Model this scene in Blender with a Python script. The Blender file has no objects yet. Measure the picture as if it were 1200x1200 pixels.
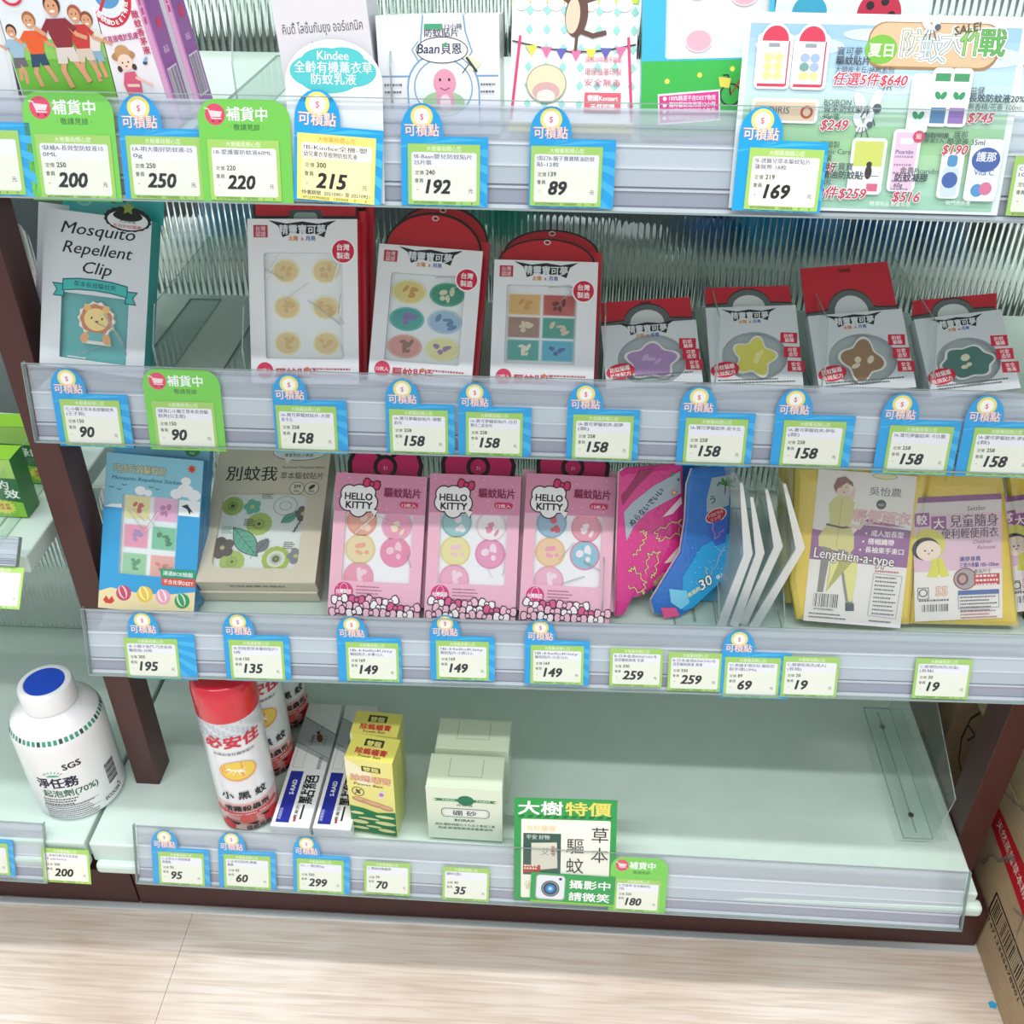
import bpy, math, random
from mathutils import Vector as V, Matrix as Mx
random.seed(7)
SC = bpy.context.scene
COL = SC.collection
# ---------------------------------------------------------------- camera, world, lights, exposure
CAM = V((0, 0, 1.1553)); FPX = 1200.0
_p, _y, _r = math.radians(35.3735), math.radians(-2.99898), math.radians(.22234)
_f = V((math.sin(_y)*math.cos(_p), math.cos(_y)*math.cos(_p), -math.sin(_p)))
_ri = V((math.cos(_y), -math.sin(_y), 0)); _u = _ri.cross(_f)
RI = _ri*math.cos(_r) + _u*math.sin(_r); UP = -_ri*math.sin(_r) + _u*math.cos(_r)
cd = bpy.data.cameras.new('camera'); cd.sensor_width = 36; cd.lens = 36*FPX/1200; cd.clip_start = .02
cam = bpy.data.objects.new('camera', cd); COL.objects.link(cam)
m = Mx((RI, UP, -_f)).transposed().to_4x4(); m.translation = CAM; cam.matrix_world = m
SC.camera = cam
w = bpy.data.worlds.new('shop_air'); SC.world = w; w.use_nodes = True
w.node_tree.nodes['Background'].inputs[0].default_value = (.93, .97, 1, 1)
w.node_tree.nodes['Background'].inputs[1].default_value = .74
def tube_light(y, z, e, sx=2.6, sy=.07, x=0, rx=0):
    l = bpy.data.lights.new('ceiling_tube', 'AREA'); l.shape = 'RECTANGLE'; l.size = sx; l.size_y = sy; l.energy = e; l.color = (1, .985, .96)
    o = bpy.data.objects.new('ceiling_tube', l); COL.objects.link(o); o.location = (x, y, z); o.rotation_euler = (math.radians(rx), 0, 0)
tube_light(.30, 3.8, 72, sx=4.5, sy=.12)
tube_light(1.22, 3.8, 20, sx=4.5, sy=.12)  # extra unseen tube, added to brighten the goods behind the ribbed panel
tube_light(-1.05, 3.8, 84, sx=4.5, sy=.12, rx=-14)
SC.view_settings.view_transform = 'Standard'; SC.view_settings.look = 'None'
SC.view_settings.gamma = 1; SC.view_settings.use_curve_mapping = False
SC.view_settings.exposure = .07
SC.cycles.transparent_max_bounces = 24; SC.cycles.max_bounces = 8

# ---------------------------------------------------------------- camera geometry: pixel of the photograph -> point on a plane
def ray(px, py): return _f + RI*((px-600)/FPX) + UP*((600-py)/FPX)
def at(px, py, X=None, Y=None, Z=None):
    d = ray(px, py)
    k, v = (1, Y) if Y is not None else (2, Z) if Z is not None else (0, X)
    return CAM + d*((v-CAM[k])/d[k])
def hit(px, py, o, n):
    d = ray(px, py); return CAM + d*((o-CAM).dot(n)/d.dot(n))

# ---------------------------------------------------------------- materials
def lin(c):
    if isinstance(c, str):
        c = c.lstrip('#'); c = [int(c[i:i+2], 16)/255 for i in (0, 2, 4)]
    return tuple(x/12.92 if x <= .04045 else ((x+.055)/1.055)**2.4 for x in c[:3]) + (1,)
def newmat(name):
    M = bpy.data.materials.new(name); M.use_nodes = True; nt = M.node_tree
    return M, nt, nt.nodes['Principled BSDF']
def attr_mat(name, rough, coat=0, bump=0):
    M, nt, b = newmat(name)
    a = nt.nodes.new('ShaderNodeAttribute'); a.attribute_name = 'Col'
    n = nt.nodes.new('ShaderNodeTexNoise'); n.inputs['Scale'].default_value = 600
    tc = nt.nodes.new('ShaderNodeTexCoord'); nt.links.new(tc.outputs['Object'], n.inputs['Vector'])
    mr = nt.nodes.new('ShaderNodeMapRange'); mr.inputs[3].default_value = rough*.85; mr.inputs[4].default_value = rough*1.15
    nt.links.new(n.outputs['Fac'], mr.inputs[0]); nt.links.new(mr.outputs[0], b.inputs['Roughness'])
    nt.links.new(a.outputs['Color'], b.inputs['Base Color'])
    b.inputs['Coat Weight'].default_value = coat; b.inputs['Coat Roughness'].default_value = .08
    if bump:
        bp = nt.nodes.new('ShaderNodeBump'); bp.inputs['Strength'].default_value = bump; bp.inputs['Distance'].default_value = .002
        n2 = nt.nodes.new('ShaderNodeTexNoise'); n2.inputs['Scale'].default_value = 70; n2.inputs['Distortion'].default_value = 1.5
        nt.links.new(tc.outputs['Object'], n2.inputs['Vector']); nt.links.new(n2.outputs['Fac'], bp.inputs['Height'])
        nt.links.new(bp.outputs[0], b.inputs['Normal']); nt.links.new(bp.outputs[0], b.inputs['Coat Normal'])
    return M
def solid(name, col, rough=.5, metal=0, var=.04, scale=40, bump=0, stretch=(1, 1, 1), coat=0):
    M, nt, b = newmat(name); c = lin(col)
    tc = nt.nodes.new('ShaderNodeTexCoord'); mp = nt.nodes.new('ShaderNodeMapping'); mp.inputs['Scale'].default_value = stretch
    n = nt.nodes.new('ShaderNodeTexNoise'); n.inputs['Scale'].default_value = scale; n.inputs['Detail'].default_value = 5
    nt.links.new(tc.outputs['Object'], mp.inputs[0]); nt.links.new(mp.outputs[0], n.inputs['Vector'])
    r = nt.nodes.new('ShaderNodeValToRGB')
    r.color_ramp.elements[0].position = .35; r.color_ramp.elements[1].position = .65
    r.color_ramp.elements[0].color = tuple(x*(1-var) for x in c[:3])+(1,); r.color_ramp.elements[1].color = tuple(min(1, x*(1+var)) for x in c[:3])+(1,)
    nt.links.new(n.outputs['Fac'], r.inputs[0]); nt.links.new(r.outputs[0], b.inputs['Base Color'])
    b.inputs['Roughness'].default_value = rough; b.inputs['Metallic'].default_value = metal; b.inputs['Coat Weight'].default_value = coat
    if bump:
        bp = nt.nodes.new('ShaderNodeBump'); bp.inputs['Strength'].default_value = bump; bp.inputs['Distance'].default_value = .001
        nt.links.new(n.outputs['Fac'], bp.inputs['Height']); nt.links.new(bp.outputs[0], b.inputs['Normal'])
    return M
def clear(name, tint, body=.1, bodycol='ffffff', gloss=.06, rough=.05, bump=0, bscale=60, attr=False, grazing=.35):
    """thin clear plastic: mostly transparent, a little milky body, glossy with grazing angle"""
    M, nt, b = newmat(name); nt.nodes.remove(b); out = nt.nodes['Material Output']
    t = nt.nodes.new('ShaderNodeBsdfTransparent'); t.inputs[0].default_value = lin(tint)
    d = nt.nodes.new('ShaderNodeBsdfDiffuse'); d.inputs[0].default_value = lin(bodycol)
    if attr:
        a = nt.nodes.new('ShaderNodeAttribute'); a.attribute_name = 'Col'; nt.links.new(a.outputs['Color'], d.inputs[0])
    g = nt.nodes.new('ShaderNodeBsdfGlossy'); g.inputs['Roughness'].default_value = rough
    m1 = nt.nodes.new('ShaderNodeMixShader'); m1.inputs[0].default_value = body
    nt.links.new(t.outputs[0], m1.inputs[1]); nt.links.new(d.outputs[0], m1.inputs[2])
    lw = nt.nodes.new('ShaderNodeLayerWeight'); lw.inputs[0].default_value = .25
    mr = nt.nodes.new('ShaderNodeMapRange'); mr.inputs[3].default_value = gloss; mr.inputs[4].default_value = gloss+grazing
    nt.links.new(lw.outputs['Facing'], mr.inputs[0])
    m2 = nt.nodes.new('ShaderNodeMixShader'); nt.links.new(mr.outputs[0], m2.inputs[0])
    nt.links.new(m1.outputs[0], m2.inputs[1]); nt.links.new(g.outputs[0], m2.inputs[2]); nt.links.new(m2.outputs[0], out.inputs[0])
    tc = nt.nodes.new('ShaderNodeTexCoord'); n = nt.nodes.new('ShaderNodeTexNoise'); n.inputs['Scale'].default_value = bscale
    nt.links.new(tc.outputs['Object'], n.inputs['Vector'])
    if bump:
        bp = nt.nodes.new('ShaderNodeBump'); bp.inputs['Strength'].default_value = bump; bp.inputs['Distance'].default_value = .002
        nt.links.new(n.outputs['Fac'], bp.inputs['Height']); nt.links.new(bp.outputs[0], g.inputs['Normal'])
    return M
PAPER = attr_mat('printed_paper', .5)
GLOSS = attr_mat('glossy_printed_card', .3, .25)
POUCH = attr_mat('crinkled_pouch_film', .22, .5, .5)
FILM = clear('window_film', 'feffff', .02, gloss=.05, rough=.12, bump=.6, bscale=45)
BAGFILM = clear('bag_film', 'fbfbf6', .03, gloss=.05, rough=.2, bump=.8, bscale=50)
ACRYL = clear('clear_acrylic', 'fafdfc', .025, 'e6f1ee', gloss=.02, rough=.03, grazing=.2)
EDGE = clear('acrylic_cut_edge', 'b8ccc8', .5, 'b4c6c4', gloss=.1)
SHEET = clear('label_strip_sheet', 'fcfdfe', .0, 'f4f6ff', gloss=.015, rough=.08, grazing=.15)
LIP = clear('label_strip_lip', 'eef2f6', .34, 'e8ecf4', gloss=.06, rough=.12)
RIBBED = clear('ribbed_acrylic', 'bccaca', .06, 'aebcc0', gloss=.30, rough=.08, grazing=.5)
MILKY = clear('milky_plastic', 'e8f4f2', .34, 'e6f1ef', gloss=.08, rough=.15)
def ribglass():
    M, nt, b = newmat('ribbed_acrylic_glass'); b.inputs['Transmission Weight'].default_value = 1; b.inputs['IOR'].default_value = 1.45
    b.inputs['Roughness'].default_value = .03; b.inputs['Base Color'].default_value = lin('e6f0f0'); return M
RIBGLASS = ribglass()
RIBFAN = clear('ribbed_fan', 'c6d6d6', .30, 'd8dee0', gloss=.25, rough=.08, grazing=.5)
CHANNEL = attr_mat('channel_plastic', .3, .2)
MINT = solid('mint_enamel', 'cde0d8', .42, 0, .02, 25)
BROWN = solid('brown_enamel', '48221f', .4, 0, .05, 300)
STEEL = solid('steel', '8b9090', .3, 1, .05, 60)
CARDB = solid('corrugated_cardboard', 'b09a78', .8, 0, .07, 30, .2, (1, 1, 8))
WHITEPL = solid('white_plastic', 'f2f4f6', .3, 0, .01, 20, coat=.2)
DARK = solid('dark_backing', '20282a', .8)

# ---------------------------------------------------------------- objects
def put(o, label=None, cat=None, group=None, kind=None):
    if label: o['label'] = label
    if cat: o['category'] = cat
    if group: o['group'] = group
    if kind: o['kind'] = kind
    return o
def thing(name, label, cat, M=None, group=None):
    o = bpy.data.objects.new(name, None); COL.objects.link(o); o.empty_display_size = .02
    if M is not None: o.matrix_world = M
    return put(o, label, cat, group)
def mm(x=0, y=0, z=0): return Mx.Translation((x*.001, y*.001, z*.001))

_FC = bpy.data.curves.new('lettering', 'FONT'); _FC.resolution_u = 2
_FO = bpy.data.objects.new('lettering', _FC)
_TX = {}
def glyphs(s, bold):
    k = (s, bold)
    if k not in _TX:
        _FC.body = s; _FC.offset = bold
        me = _FO.to_mesh()
        vs = [(v.co.x, v.co.y) for v in me.vertices]; fs = [tuple(p.vertices) for p in me.polygons]
        _FO.to_mesh_clear()
        # width from a trial of the extents
        x1 = max([v[0] for v in vs], default=1); x0 = min([v[0] for v in vs], default=0)
        y1 = max([v[1] for v in vs], default=1); y0 = min([v[1] for v in vs], default=0)
        _TX[k] = (vs, fs, x0, x1, y0, y1)
    return _TX[k]
def clip_axis(poly, ax, lim, keep_less):
    out = []
    for i in range(len(poly)):
        a, b = poly[i-1], poly[i]
        ia = (a[ax] <= lim) == keep_less; ib = (b[ax] <= lim) == keep_less
        if ia != ib:
            t = (lim-a[ax])/((b[ax]-a[ax]) or 1e-9); q = [a[j]+(b[j]-a[j])*t for j in range(3)]; out.append(q)
        if ib: out.append(b)
    return out
def slice_axis(poly, ax, step):
    lo = min(p[ax] for p in poly); hi = max(p[ax] for p in poly)
    k0, k1 = math.floor(lo/step), math.ceil(hi/step)
    if k1-k0 <= 1: return [poly]
    res = []
    for k in range(k0, k1):
        q = clip_axis(clip_axis(poly, ax, k*step, False), ax, (k+1)*step, True)
        if len(q) > 2: res.append(q)
    return res

class G:
    """collects coloured shapes (millimetres) and builds ONE mesh"""
    def __init__(s, z=.15, dz=.011, wrap=None, step=None):
        s.v = []; s.f = []; s.c = []; s.z = z; s.dz = dz; s.wrap = wrap; s.step = step; s.M = None
    def face(s, pts, col):
        i = len(s.v); s.v += [tuple(p) for p in pts]; s.f.append(tuple(range(i, i+len(pts)))); s.c.append(col); 
    def mesh(s, pts, faces, col):
        i = len(s.v); s.v += [tuple(p) for p in pts]
        for k, f in enumerate(faces): s.f.append(tuple(i+j for j in f)); s.c.append(col if isinstance(col, (str, tuple)) else col[k])
    def up(s): s.z += s.dz; return s.z
    # flat art
    def poly(s, pts, col, z=None):
        z = s.up() if z is None else z
        a = sum(pts[i-1][0]*pts[i][1]-pts[i][0]*pts[i-1][1] for i in range(len(pts)))
        if a < 0: pts = pts[::-1]
        s.face([(p[0], p[1], z) for p in pts], col)
    def rect(s, x0, y0, x1, y1, col): s.poly([(x0, y0), (x1, y0), (x1, y1), (x0, y1)], col)
    def ell(s, cx, cy, rx, ry, col, n=28, a0=0, a1=360, rot=0):
        full = abs(a1-a0) >= 360; k = n if full else n+1; R = math.radians(rot)
        P = []
        for i in range(k):
            a = math.radians(a0+(a1-a0)*i/n); x, y = rx*math.cos(a), ry*math.sin(a)
            P.append((cx+x*math.cos(R)-y*math.sin(R), cy+x*math.sin(R)+y*math.cos(R)))
        s.poly(P, col)
    def rr(s, x0, y0, x1, y1, r, col, top_only=False):
        P = []
        for cx, cy, a in ((x1-r, y1-r, 0), (x0+r, y1-r, 90), (x0+r, y0+r, 180), (x1-r, y0+r, 270)):
            if top_only and a >= 180:
                P.append((x0 if a == 180 else x1, y0)); continue
            for k in range(6): t = math.radians(a+18*k); P.append((cx+r*math.cos(t), cy+r*math.sin(t)))
        s.poly(P, col)
    def line(s, pts, w, col, closed=False):
        z = s.up(); n = len(pts)
        for i in range(n if closed else n-1):
            a, b = V(pts[i]), V(pts[(i+1) % n]); d = b-a
            if d.length < 1e-6: continue
            z += .0006
            d.normalize(); q = V((-d.y, d.x))*w/2; e = d*w*.3
            s.face([(*(a-q-e), z), (*(b-q+e), z), (*(b+q+e), z), (*(a+q-e), z)], col)
    def ring(s, cx, cy, rx, ry, w, col, n=28): s.line([(cx+rx*math.cos(i*6.2832/n), cy+ry*math.sin(i*6.2832/n)) for i in range(n)], w, col, True)
    def burst(s, cx, cy, r0, r1, n, col, ph=0): s.poly([(cx+(r0 if i % 2 else r1)*math.cos(ph+i*math.pi/n), cy+(r0 if i % 2 else r1)*math.sin(ph+i*math.pi/n)) for i in range(2*n)], col)
    def lobes(s, cx, cy, rx, ry, n, col, depth=.12, ph=0, N=64):
        s.poly([(cx+rx*(1+depth*abs(math.sin(n*(i*6.2832/N+ph)/2)))*math.cos(i*6.2832/N), cy+ry*(1+depth*abs(math.sin(n*(i*6.2832/N+ph)/2)))*math.sin(i*6.2832/N)) for i in range(N)], col)
    def text(s, t, x, y, h, col, bold=0, ital=0, al='l', w=None, rot=0, halo=None, hw=.05, z=None):
        if halo: s.text(t, x, y, h, halo, hw, ital, al, w, rot)
        vs, fs, x0, x1, y0, y1 = glyphs(t, 0)
        sx = h if w is None else w/max(x1-x0, .01)
        W = (x1-x0)*sx; ox = x-(0 if al == 'l' else W/2 if al == 'c' else W)
        z = s.up() if z is None else z; c, sn = math.cos(math.radians(rot)), math.sin(math.radians(rot)); i = len(s.v)
        B = bold*h*.72
        offs = [(0, 0)] if bold < .018 else [(-B*.6, 0), (B*.6, 0)] if bold < .026 else [(B*q, B*r) for q in (-.8, .8) for r in (-.6, .6)] if bold < .06 else [(B*math.cos(q*.7854), B*math.sin(q*.7854)) for q in range(8)]
        for n_, (dx, dy) in enumerate(offs):
            i = len(s.v); z += .0025 if n_ else 0
            for a, b in vs:
                X = ox+(a-x0)*sx+b*h*ital-x; Y = b*h
                s.v.append((x+X*c-Y*sn+dx, y+X*sn+Y*c+dy, z))
            for f in fs: s.f.append(tuple(i+j for j in f)); s.c.append(col)
        s.z = max(s.z, z)
    def vtext(s, t, x, y, h, col, bold=0, pitch=None):
        for k, ch in enumerate(t): s.text(ch, x, y-k*(pitch or h*1.1), h, col, bold, al='c')
    def micro(s, x0, y0, x1, n, pitch, h, col, seed=1):
        R = random.Random(seed); z = s.up()
        for k in range(n):
            y = y0-k*pitch; x = x0; end = x1-R.random()*(x1-x0)*.25
            while x < end:
                l = h*(.6+R.random()*.9); s.face([(x, y, z), (x+l, y, z), (x+l, y+h, z), (x, y+h, z)], col); x += l+h*.45
    def barcode(s, x0, y0, x1, y1, bg='f4f4f4', fg='181818', seed=3):
        R = random.Random(seed)
        if bg: s.rect(x0-1, y0-1, x1+1, y1+1, bg)
        z = s.up(); x = x0
        while x < x1-.8:
            l = R.choice((.35, .35, .7, 1.0))*(2.6 if x1-x0 > 80 else 1); s.face([(x, y0, z), (x+l, y0, z), (x+l, y1, z), (x, y1, z)], fg); x += l+R.choice((.35, .5, .8))*(2.6 if x1-x0 > 80 else 1)
    def bow(s, cx, cy, k, col, line='201418', rot=0, knot=None):
        c, sn = math.cos(rot), math.sin(rot)
        T = lambda P: [(cx+(x*c-y*sn)*k, cy+(x*sn+y*c)*k) for x, y in P]
        def loop(sg, e): return [(sg*x, y) for x, y in ((.05-e*.2, .12+e), (.5, .5+e), (.85+e*.7, .48+e), (1+e, .1), (.95+e, -.35-e*.5), (.7, -.5-e), (.4, -.38-e), (.05-e*.2, -.12-e))]
        for e, q in ((.13, line), (0, col)):
            for sg in (-1, 1): s.poly(T(loop(sg, e)), q)
        s.ell(cx, cy, .36*k, .36*k, line, 16); s.ell(cx, cy, .24*k, .24*k, knot or col, 16)
    # solids
    def box(s, x0, x1, y0, y1, z0, z1, col):
        P = [(x, y, z) for x in (x0, x1) for y in (y0, y1) for z in (z0, z1)]
        s.mesh(P, [(0, 1, 3, 2), (4, 6, 7, 5), (0, 4, 5, 1), (2, 3, 7, 6), (0, 2, 6, 4), (1, 5, 7, 3)], col)
    def prism(s, pts, z0, z1, col, side=None):
        a = sum(pts[i-1][0]*pts[i][1]-pts[i][0]*pts[i-1][1] for i in range(len(pts)))
        if a < 0: pts = pts[::-1]
        n = len(pts); P = [(x, y, z0) for x, y in pts]+[(x, y, z1) for x, y in pts]
        F = [tuple(range(n-1, -1, -1)), tuple(range(n, 2*n))]+[(i, (i+1) % n, n+(i+1) % n, n+i) for i in range(n)]
        s.mesh(P, F, [side or col, col]+[side or col]*n)
    def lathe(s, prof, col, n=40, axis='y'):
        """prof [(r, y, colour of the band above)]"""
        P = []; F = []; C = []
        for r, y, *_ in prof:
            for i in range(n): a = 2*math.pi*i/n; P.append((r*math.sin(a), y, r*math.cos(a)))
        for k in range(len(prof)-1):
            for i in range(n):
                F.append((k*n+i, k*n+(i+1) % n, (k+1)*n+(i+1) % n, (k+1)*n+i)); C.append(prof[k][2] if len(prof[k]) > 2 else col)
        s.mesh(P, F, C)
        s.smooth = True
    def frame(s, x0, y0, x1, y1, hx0, hy0, hx1, hy1, z0, z1, col, inner=None, r=0):
        """a plate with a (round-cornered) window"""
        O = []; I = []; K = 6
        for (ox, oy, ix, iy, a) in ((x1, y1, hx1-r, hy1-r, 0), (x0, y1, hx0+r, hy1-r, 90), (x0, y0, hx0+r, hy0+r, 180), (x1, y0, hx1-r, hy0+r, 270)):
            for k in range(K):
                t = math.radians(a+90*k/(K-1)); I.append((ix+r*math.cos(t), iy+r*math.sin(t))); O.append((ox, oy))
        n = len(I)
        P = [(x, y, z1) for x, y in O]+[(x, y, z1) for x, y in I]+[(x, y, z0) for x, y in I]
        F = []
        for i in range(n):
            j = (i+1) % n
            F.append((i, j, n+j, n+i)); F.append((n+i, n+j, 2*n+j, 2*n+i))
        s.mesh(P, F, [col if k % 2 == 0 else (inner or col) for k in range(2*n)])
    smooth = False
    def build(s, name, mat, parent=None, M=None, bevel=0, smooth=None):
        v, f, c = s.v, s.f, s.c
        if s.step:
            nv, nf, nc = [], [], []
            for F, cc in zip(f, c):
                pl = [[list(v[i]) for i in F]]
                for ax, st in enumerate(s.step):
                    if st: pl = [q for p in pl for q in slice_axis(p, ax, st)]
                for p in pl: nf.append(tuple(range(len(nv), len(nv)+len(p)))); nv += p; nc.append(cc)
            v, f, c = nv, nf, nc
        if s.wrap: v = [s.wrap(*p) for p in v]
        me = bpy.data.meshes.new(name)
        me.from_pydata([(x*.001, y*.001, z*.001) for x, y, z in v], [], f)
        at_ = me.color_attributes.new('Col', 'FLOAT_COLOR', 'CORNER')
        buf = []; cache = {}
        for p, cc in zip(me.polygons, c):
            if cc not in cache: cache[cc] = lin(cc)
            buf += list(cache[cc])*p.loop_total
        at_.data.foreach_set('color', buf)
        if smooth or (smooth is None and s.smooth):
            me.polygons.foreach_set('use_smooth', [True]*len(me.polygons))
        me.materials.append(mat); me.validate()
        o = bpy.data.objects.new(name, me); COL.objects.link(o)
        if parent is not None: o.parent = parent
        if M is not None: o.matrix_local = M
        if bevel:
            b = o.modifiers.new('edge', 'BEVEL'); b.width = bevel*.001; b.segments = 2; b.limit_method = 'ANGLE'
        if s.smooth and smooth is None:
            md = o.modifiers.new('es', 'EDGE_SPLIT'); md.split_angle = math.radians(38)
        return o

# ---------------------------------------------------------------- shelf rows measured in the scene (metres): top and bottom edge of each label strip
class Row: pass
def row(tl, tr, yt, bl, br, yb, xl, xr, deckdrop=.028, back=1.0):
    r = Row(); a, b = at(*tl, Y=yt), at(*tr, Y=yt); c, d = at(*bl, Y=yb), at(*br, Y=yb)
    ex = (b-a).normalized()
    lerp = lambda p, q, x: p+(q-p)*((x-p.x)/(q.x-p.x))
    r.T0, r.T1 = lerp(a, b, xl), lerp(a, b, xr); r.B0, r.B1 = lerp(c, d, xl), lerp(c, d, xr)
    r.ex = (r.T1-r.T0).normalized(); r.ey = (r.T0-r.B0); r.h = r.ey.length; r.ey = (r.ey-r.ex*r.ey.dot(r.ex)).normalized()
    r.n = r.ex.cross(r.ey); r.xl, r.xr = xl, xr; r.yt = yt
    if r.n.y > 0: r.n = -r.n
    r.deck = lambda x, r=r: r.T0.z+(r.T1.z-r.T0.z)*((x-xl)/(xr-xl))-deckdrop
    r.M = Mx((r.ex, r.ey, r.n)).transposed().to_4x4(); r.M.translation = r.B0
    r.L = (r.T1-r.T0).length; r.back = back
    return r
ROW1 = row((20, 105.5), (1190, 130), .6944, (20, 229), (1190, 252), .6762, -.45, .45, back=.965)
ROW2 = row((27, 424), (1190, 458), .7491, (44, 516), (1190, 555), .7341, -.45, .45, back=.96)
ROW3 = row((97, 712), (1190, 742), .7301, (109, 789), (1190, 822), .7084, -.45, .45, back=1.0)
ROW4 = row((157, 966), (1136, 1021), .692, (162, 1033), (1125, 1088), .6664, -.45, .45, back=1.03)
# ================================================================ THE SETTING
def struct(name, g, mat, **k): return put(g.build(name, mat, **k), kind='structure')
# floor of wood-look planks, laid along x
def wood():
    M, nt, b = newmat('pale_wood_plank')
    tc = nt.nodes.new('ShaderNodeTexCoord'); mp = nt.nodes.new('ShaderNodeMapping'); mp.inputs['Scale'].default_value = (1.3, 30, 1)
    n = nt.nodes.new('ShaderNodeTexNoise'); n.inputs['Scale'].default_value = 6; n.inputs['Detail'].default_value = 8; n.inputs['Distortion'].default_value = .8
    nt.links.new(tc.outputs['Object'], mp.inputs[0]); nt.links.new(mp.outputs[0], n.inputs['Vector'])
    r = nt.nodes.new('ShaderNodeValToRGB'); e = r.color_ramp.elements
    e[0].position = .3; e[0].color = lin('d6c8b9'); e[1].position = .62; e[1].color = lin('f0e8df')
    x = e.new(.47); x.color = lin('e6dbd0')
    nt.links.new(n.outputs['Fac'], r.inputs[0])
    n2 = nt.nodes.new('ShaderNodeTexNoise'); n2.inputs['Scale'].default_value = 3.5; n2.inputs['Detail'].default_value = 3
    nt.links.new(tc.outputs['Object'], n2.inputs['Vector'])
    mx = nt.nodes.new('ShaderNodeMix'); mx.data_type = 'RGBA'; mx.blend_type = 'MULTIPLY'
    r2 = nt.nodes.new('ShaderNodeValToRGB'); r2.color_ramp.elements[0].color = lin('e6dcd6'); r2.color_ramp.elements[1].color = (1, 1, 1, 1)
    r2.color_ramp.elements[0].position = .35; r2.color_ramp.elements[1].position = .6
    nt.links.new(n2.outputs['Fac'], r2.inputs[0]); mx.inputs[0].default_value = 1
    nt.links.new(r.outputs[0], mx.inputs[6]); nt.links.new(r2.outputs[0], mx.inputs[7]); nt.links.new(mx.outputs[2], b.inputs['Base Color'])
    b.inputs['Roughness'].default_value = .45
    bp = nt.nodes.new('ShaderNodeBump'); bp.inputs['Strength'].default_value = .25; bp.inputs['Distance'].default_value = .0006
    nt.links.new(n.outputs['Fac'], bp.inputs['Height']); nt.links.new(bp.outputs[0], b.inputs['Normal'])
    return M
WOOD = wood()
g = G(); g.box(-3500, 3500, -1200, 5900, -12, -2.2, 'b8aa9c'); floor = struct('floor', g, PAPER)
for j, (y0, y1) in enumerate(((.40, .585), (.5875-.0015, .79),)):
    pass
J = -.4375
rows_ = [(-1.2, -.81), (-.81, -.63), (-.63, -.45), (-.45, -.27), (-.27, -.09), (-.09, .09), (.09, .27), (.27, .5595), (.5595, .762)]
for k, (y0, y1) in enumerate(rows_):
    cuts = [-1.5, J if k == 8 else -1.5+.37*((k*5) % 7)+.3, 1.5]
    if k == 7: cuts = [-1.5, J+.0085, 1.5]
    for a, b in zip(cuts, cuts[1:]):
        g = G(); g.box(a*1000+.25, b*1000-.25, y0*1000+.15, y1*1000-.15, -3, 0, 'ffffff')
        g.build('plank', WOOD, floor, bevel=.3)
# pale sealing strip between the plinth and the floor
g = G(); g.box(-1500, 530, 734, 742, 0, 2, 'd3dade'); struct('trim_1', g, PAPER)

# ---------------------------------------------------------------- gondola
def panel(name, label, pts, mat): pass
gon = thing('gondola_frame', 'brown and mint steel gondola frame carrying all the shelves', 'shelving', Mx.Identity(4))
def upright(x0, x1, y0=.770, y1=.806):
    g = G(); g.box(x0*1000, x1*1000, y0*1000, y1*1000, 195, 1500, 'ffffff'); o = g.build('upright', BROWN, gon, bevel=.8)
upright(-.4805, -.4525); upright(.4675, .497, .757, .80)
g = G(); g.box(467.5, 497, 757, 800, 66, 196, 'ffffff'); g.build('upright_foot', BROWN, gon)
# plinths (brown), bottom deck of the two bays
for a, b in ((-1.2, -.5085), (-.5065, .529)):
    g = G(); g.box(a*1000, b*1000, 743, 760, 2, 66, 'ffffff'); g.build('plinth', BROWN, gon, bevel=1)
    g = G(); g.box(a*1000, b*1000, 760, 1030, 58, 66, 'ffffff'); g.build('plinth_top', BROWN, gon)
    g = G(); g.box(a*1000, min(b*1000, 464), 790, 800, 66, 163, 'ffffff'); g.build('riser', BROWN, gon)
g = G(); g.box(-1200, 490, 1032, 1036, 150, 520, 'ffffff'); g.build('back_panel', MINT, gon)
g = G(); g.box(-1200, 490, 1200, 1204, 200, 630, 'ffffff'); g.build('far_panel', solid('far_panel_grey', '7c8a8a', .7), gon)
g = G(); g.box(-1500, 1500, 1420, 1426, 2, 1900, 'ffffff'); g.build('next_aisle_back', solid('next_aisle_grey', '4a5656', .7), gon)
g = G(); g.box(-1500, 1500, 1400, 1404, 960, 1900, 'ffffff'); g.build('added_dark_backdrop', solid('backdrop_dark_green', '22342a', .8), gon)  # dark sheet added to darken the view through the top ribbed panel

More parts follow.
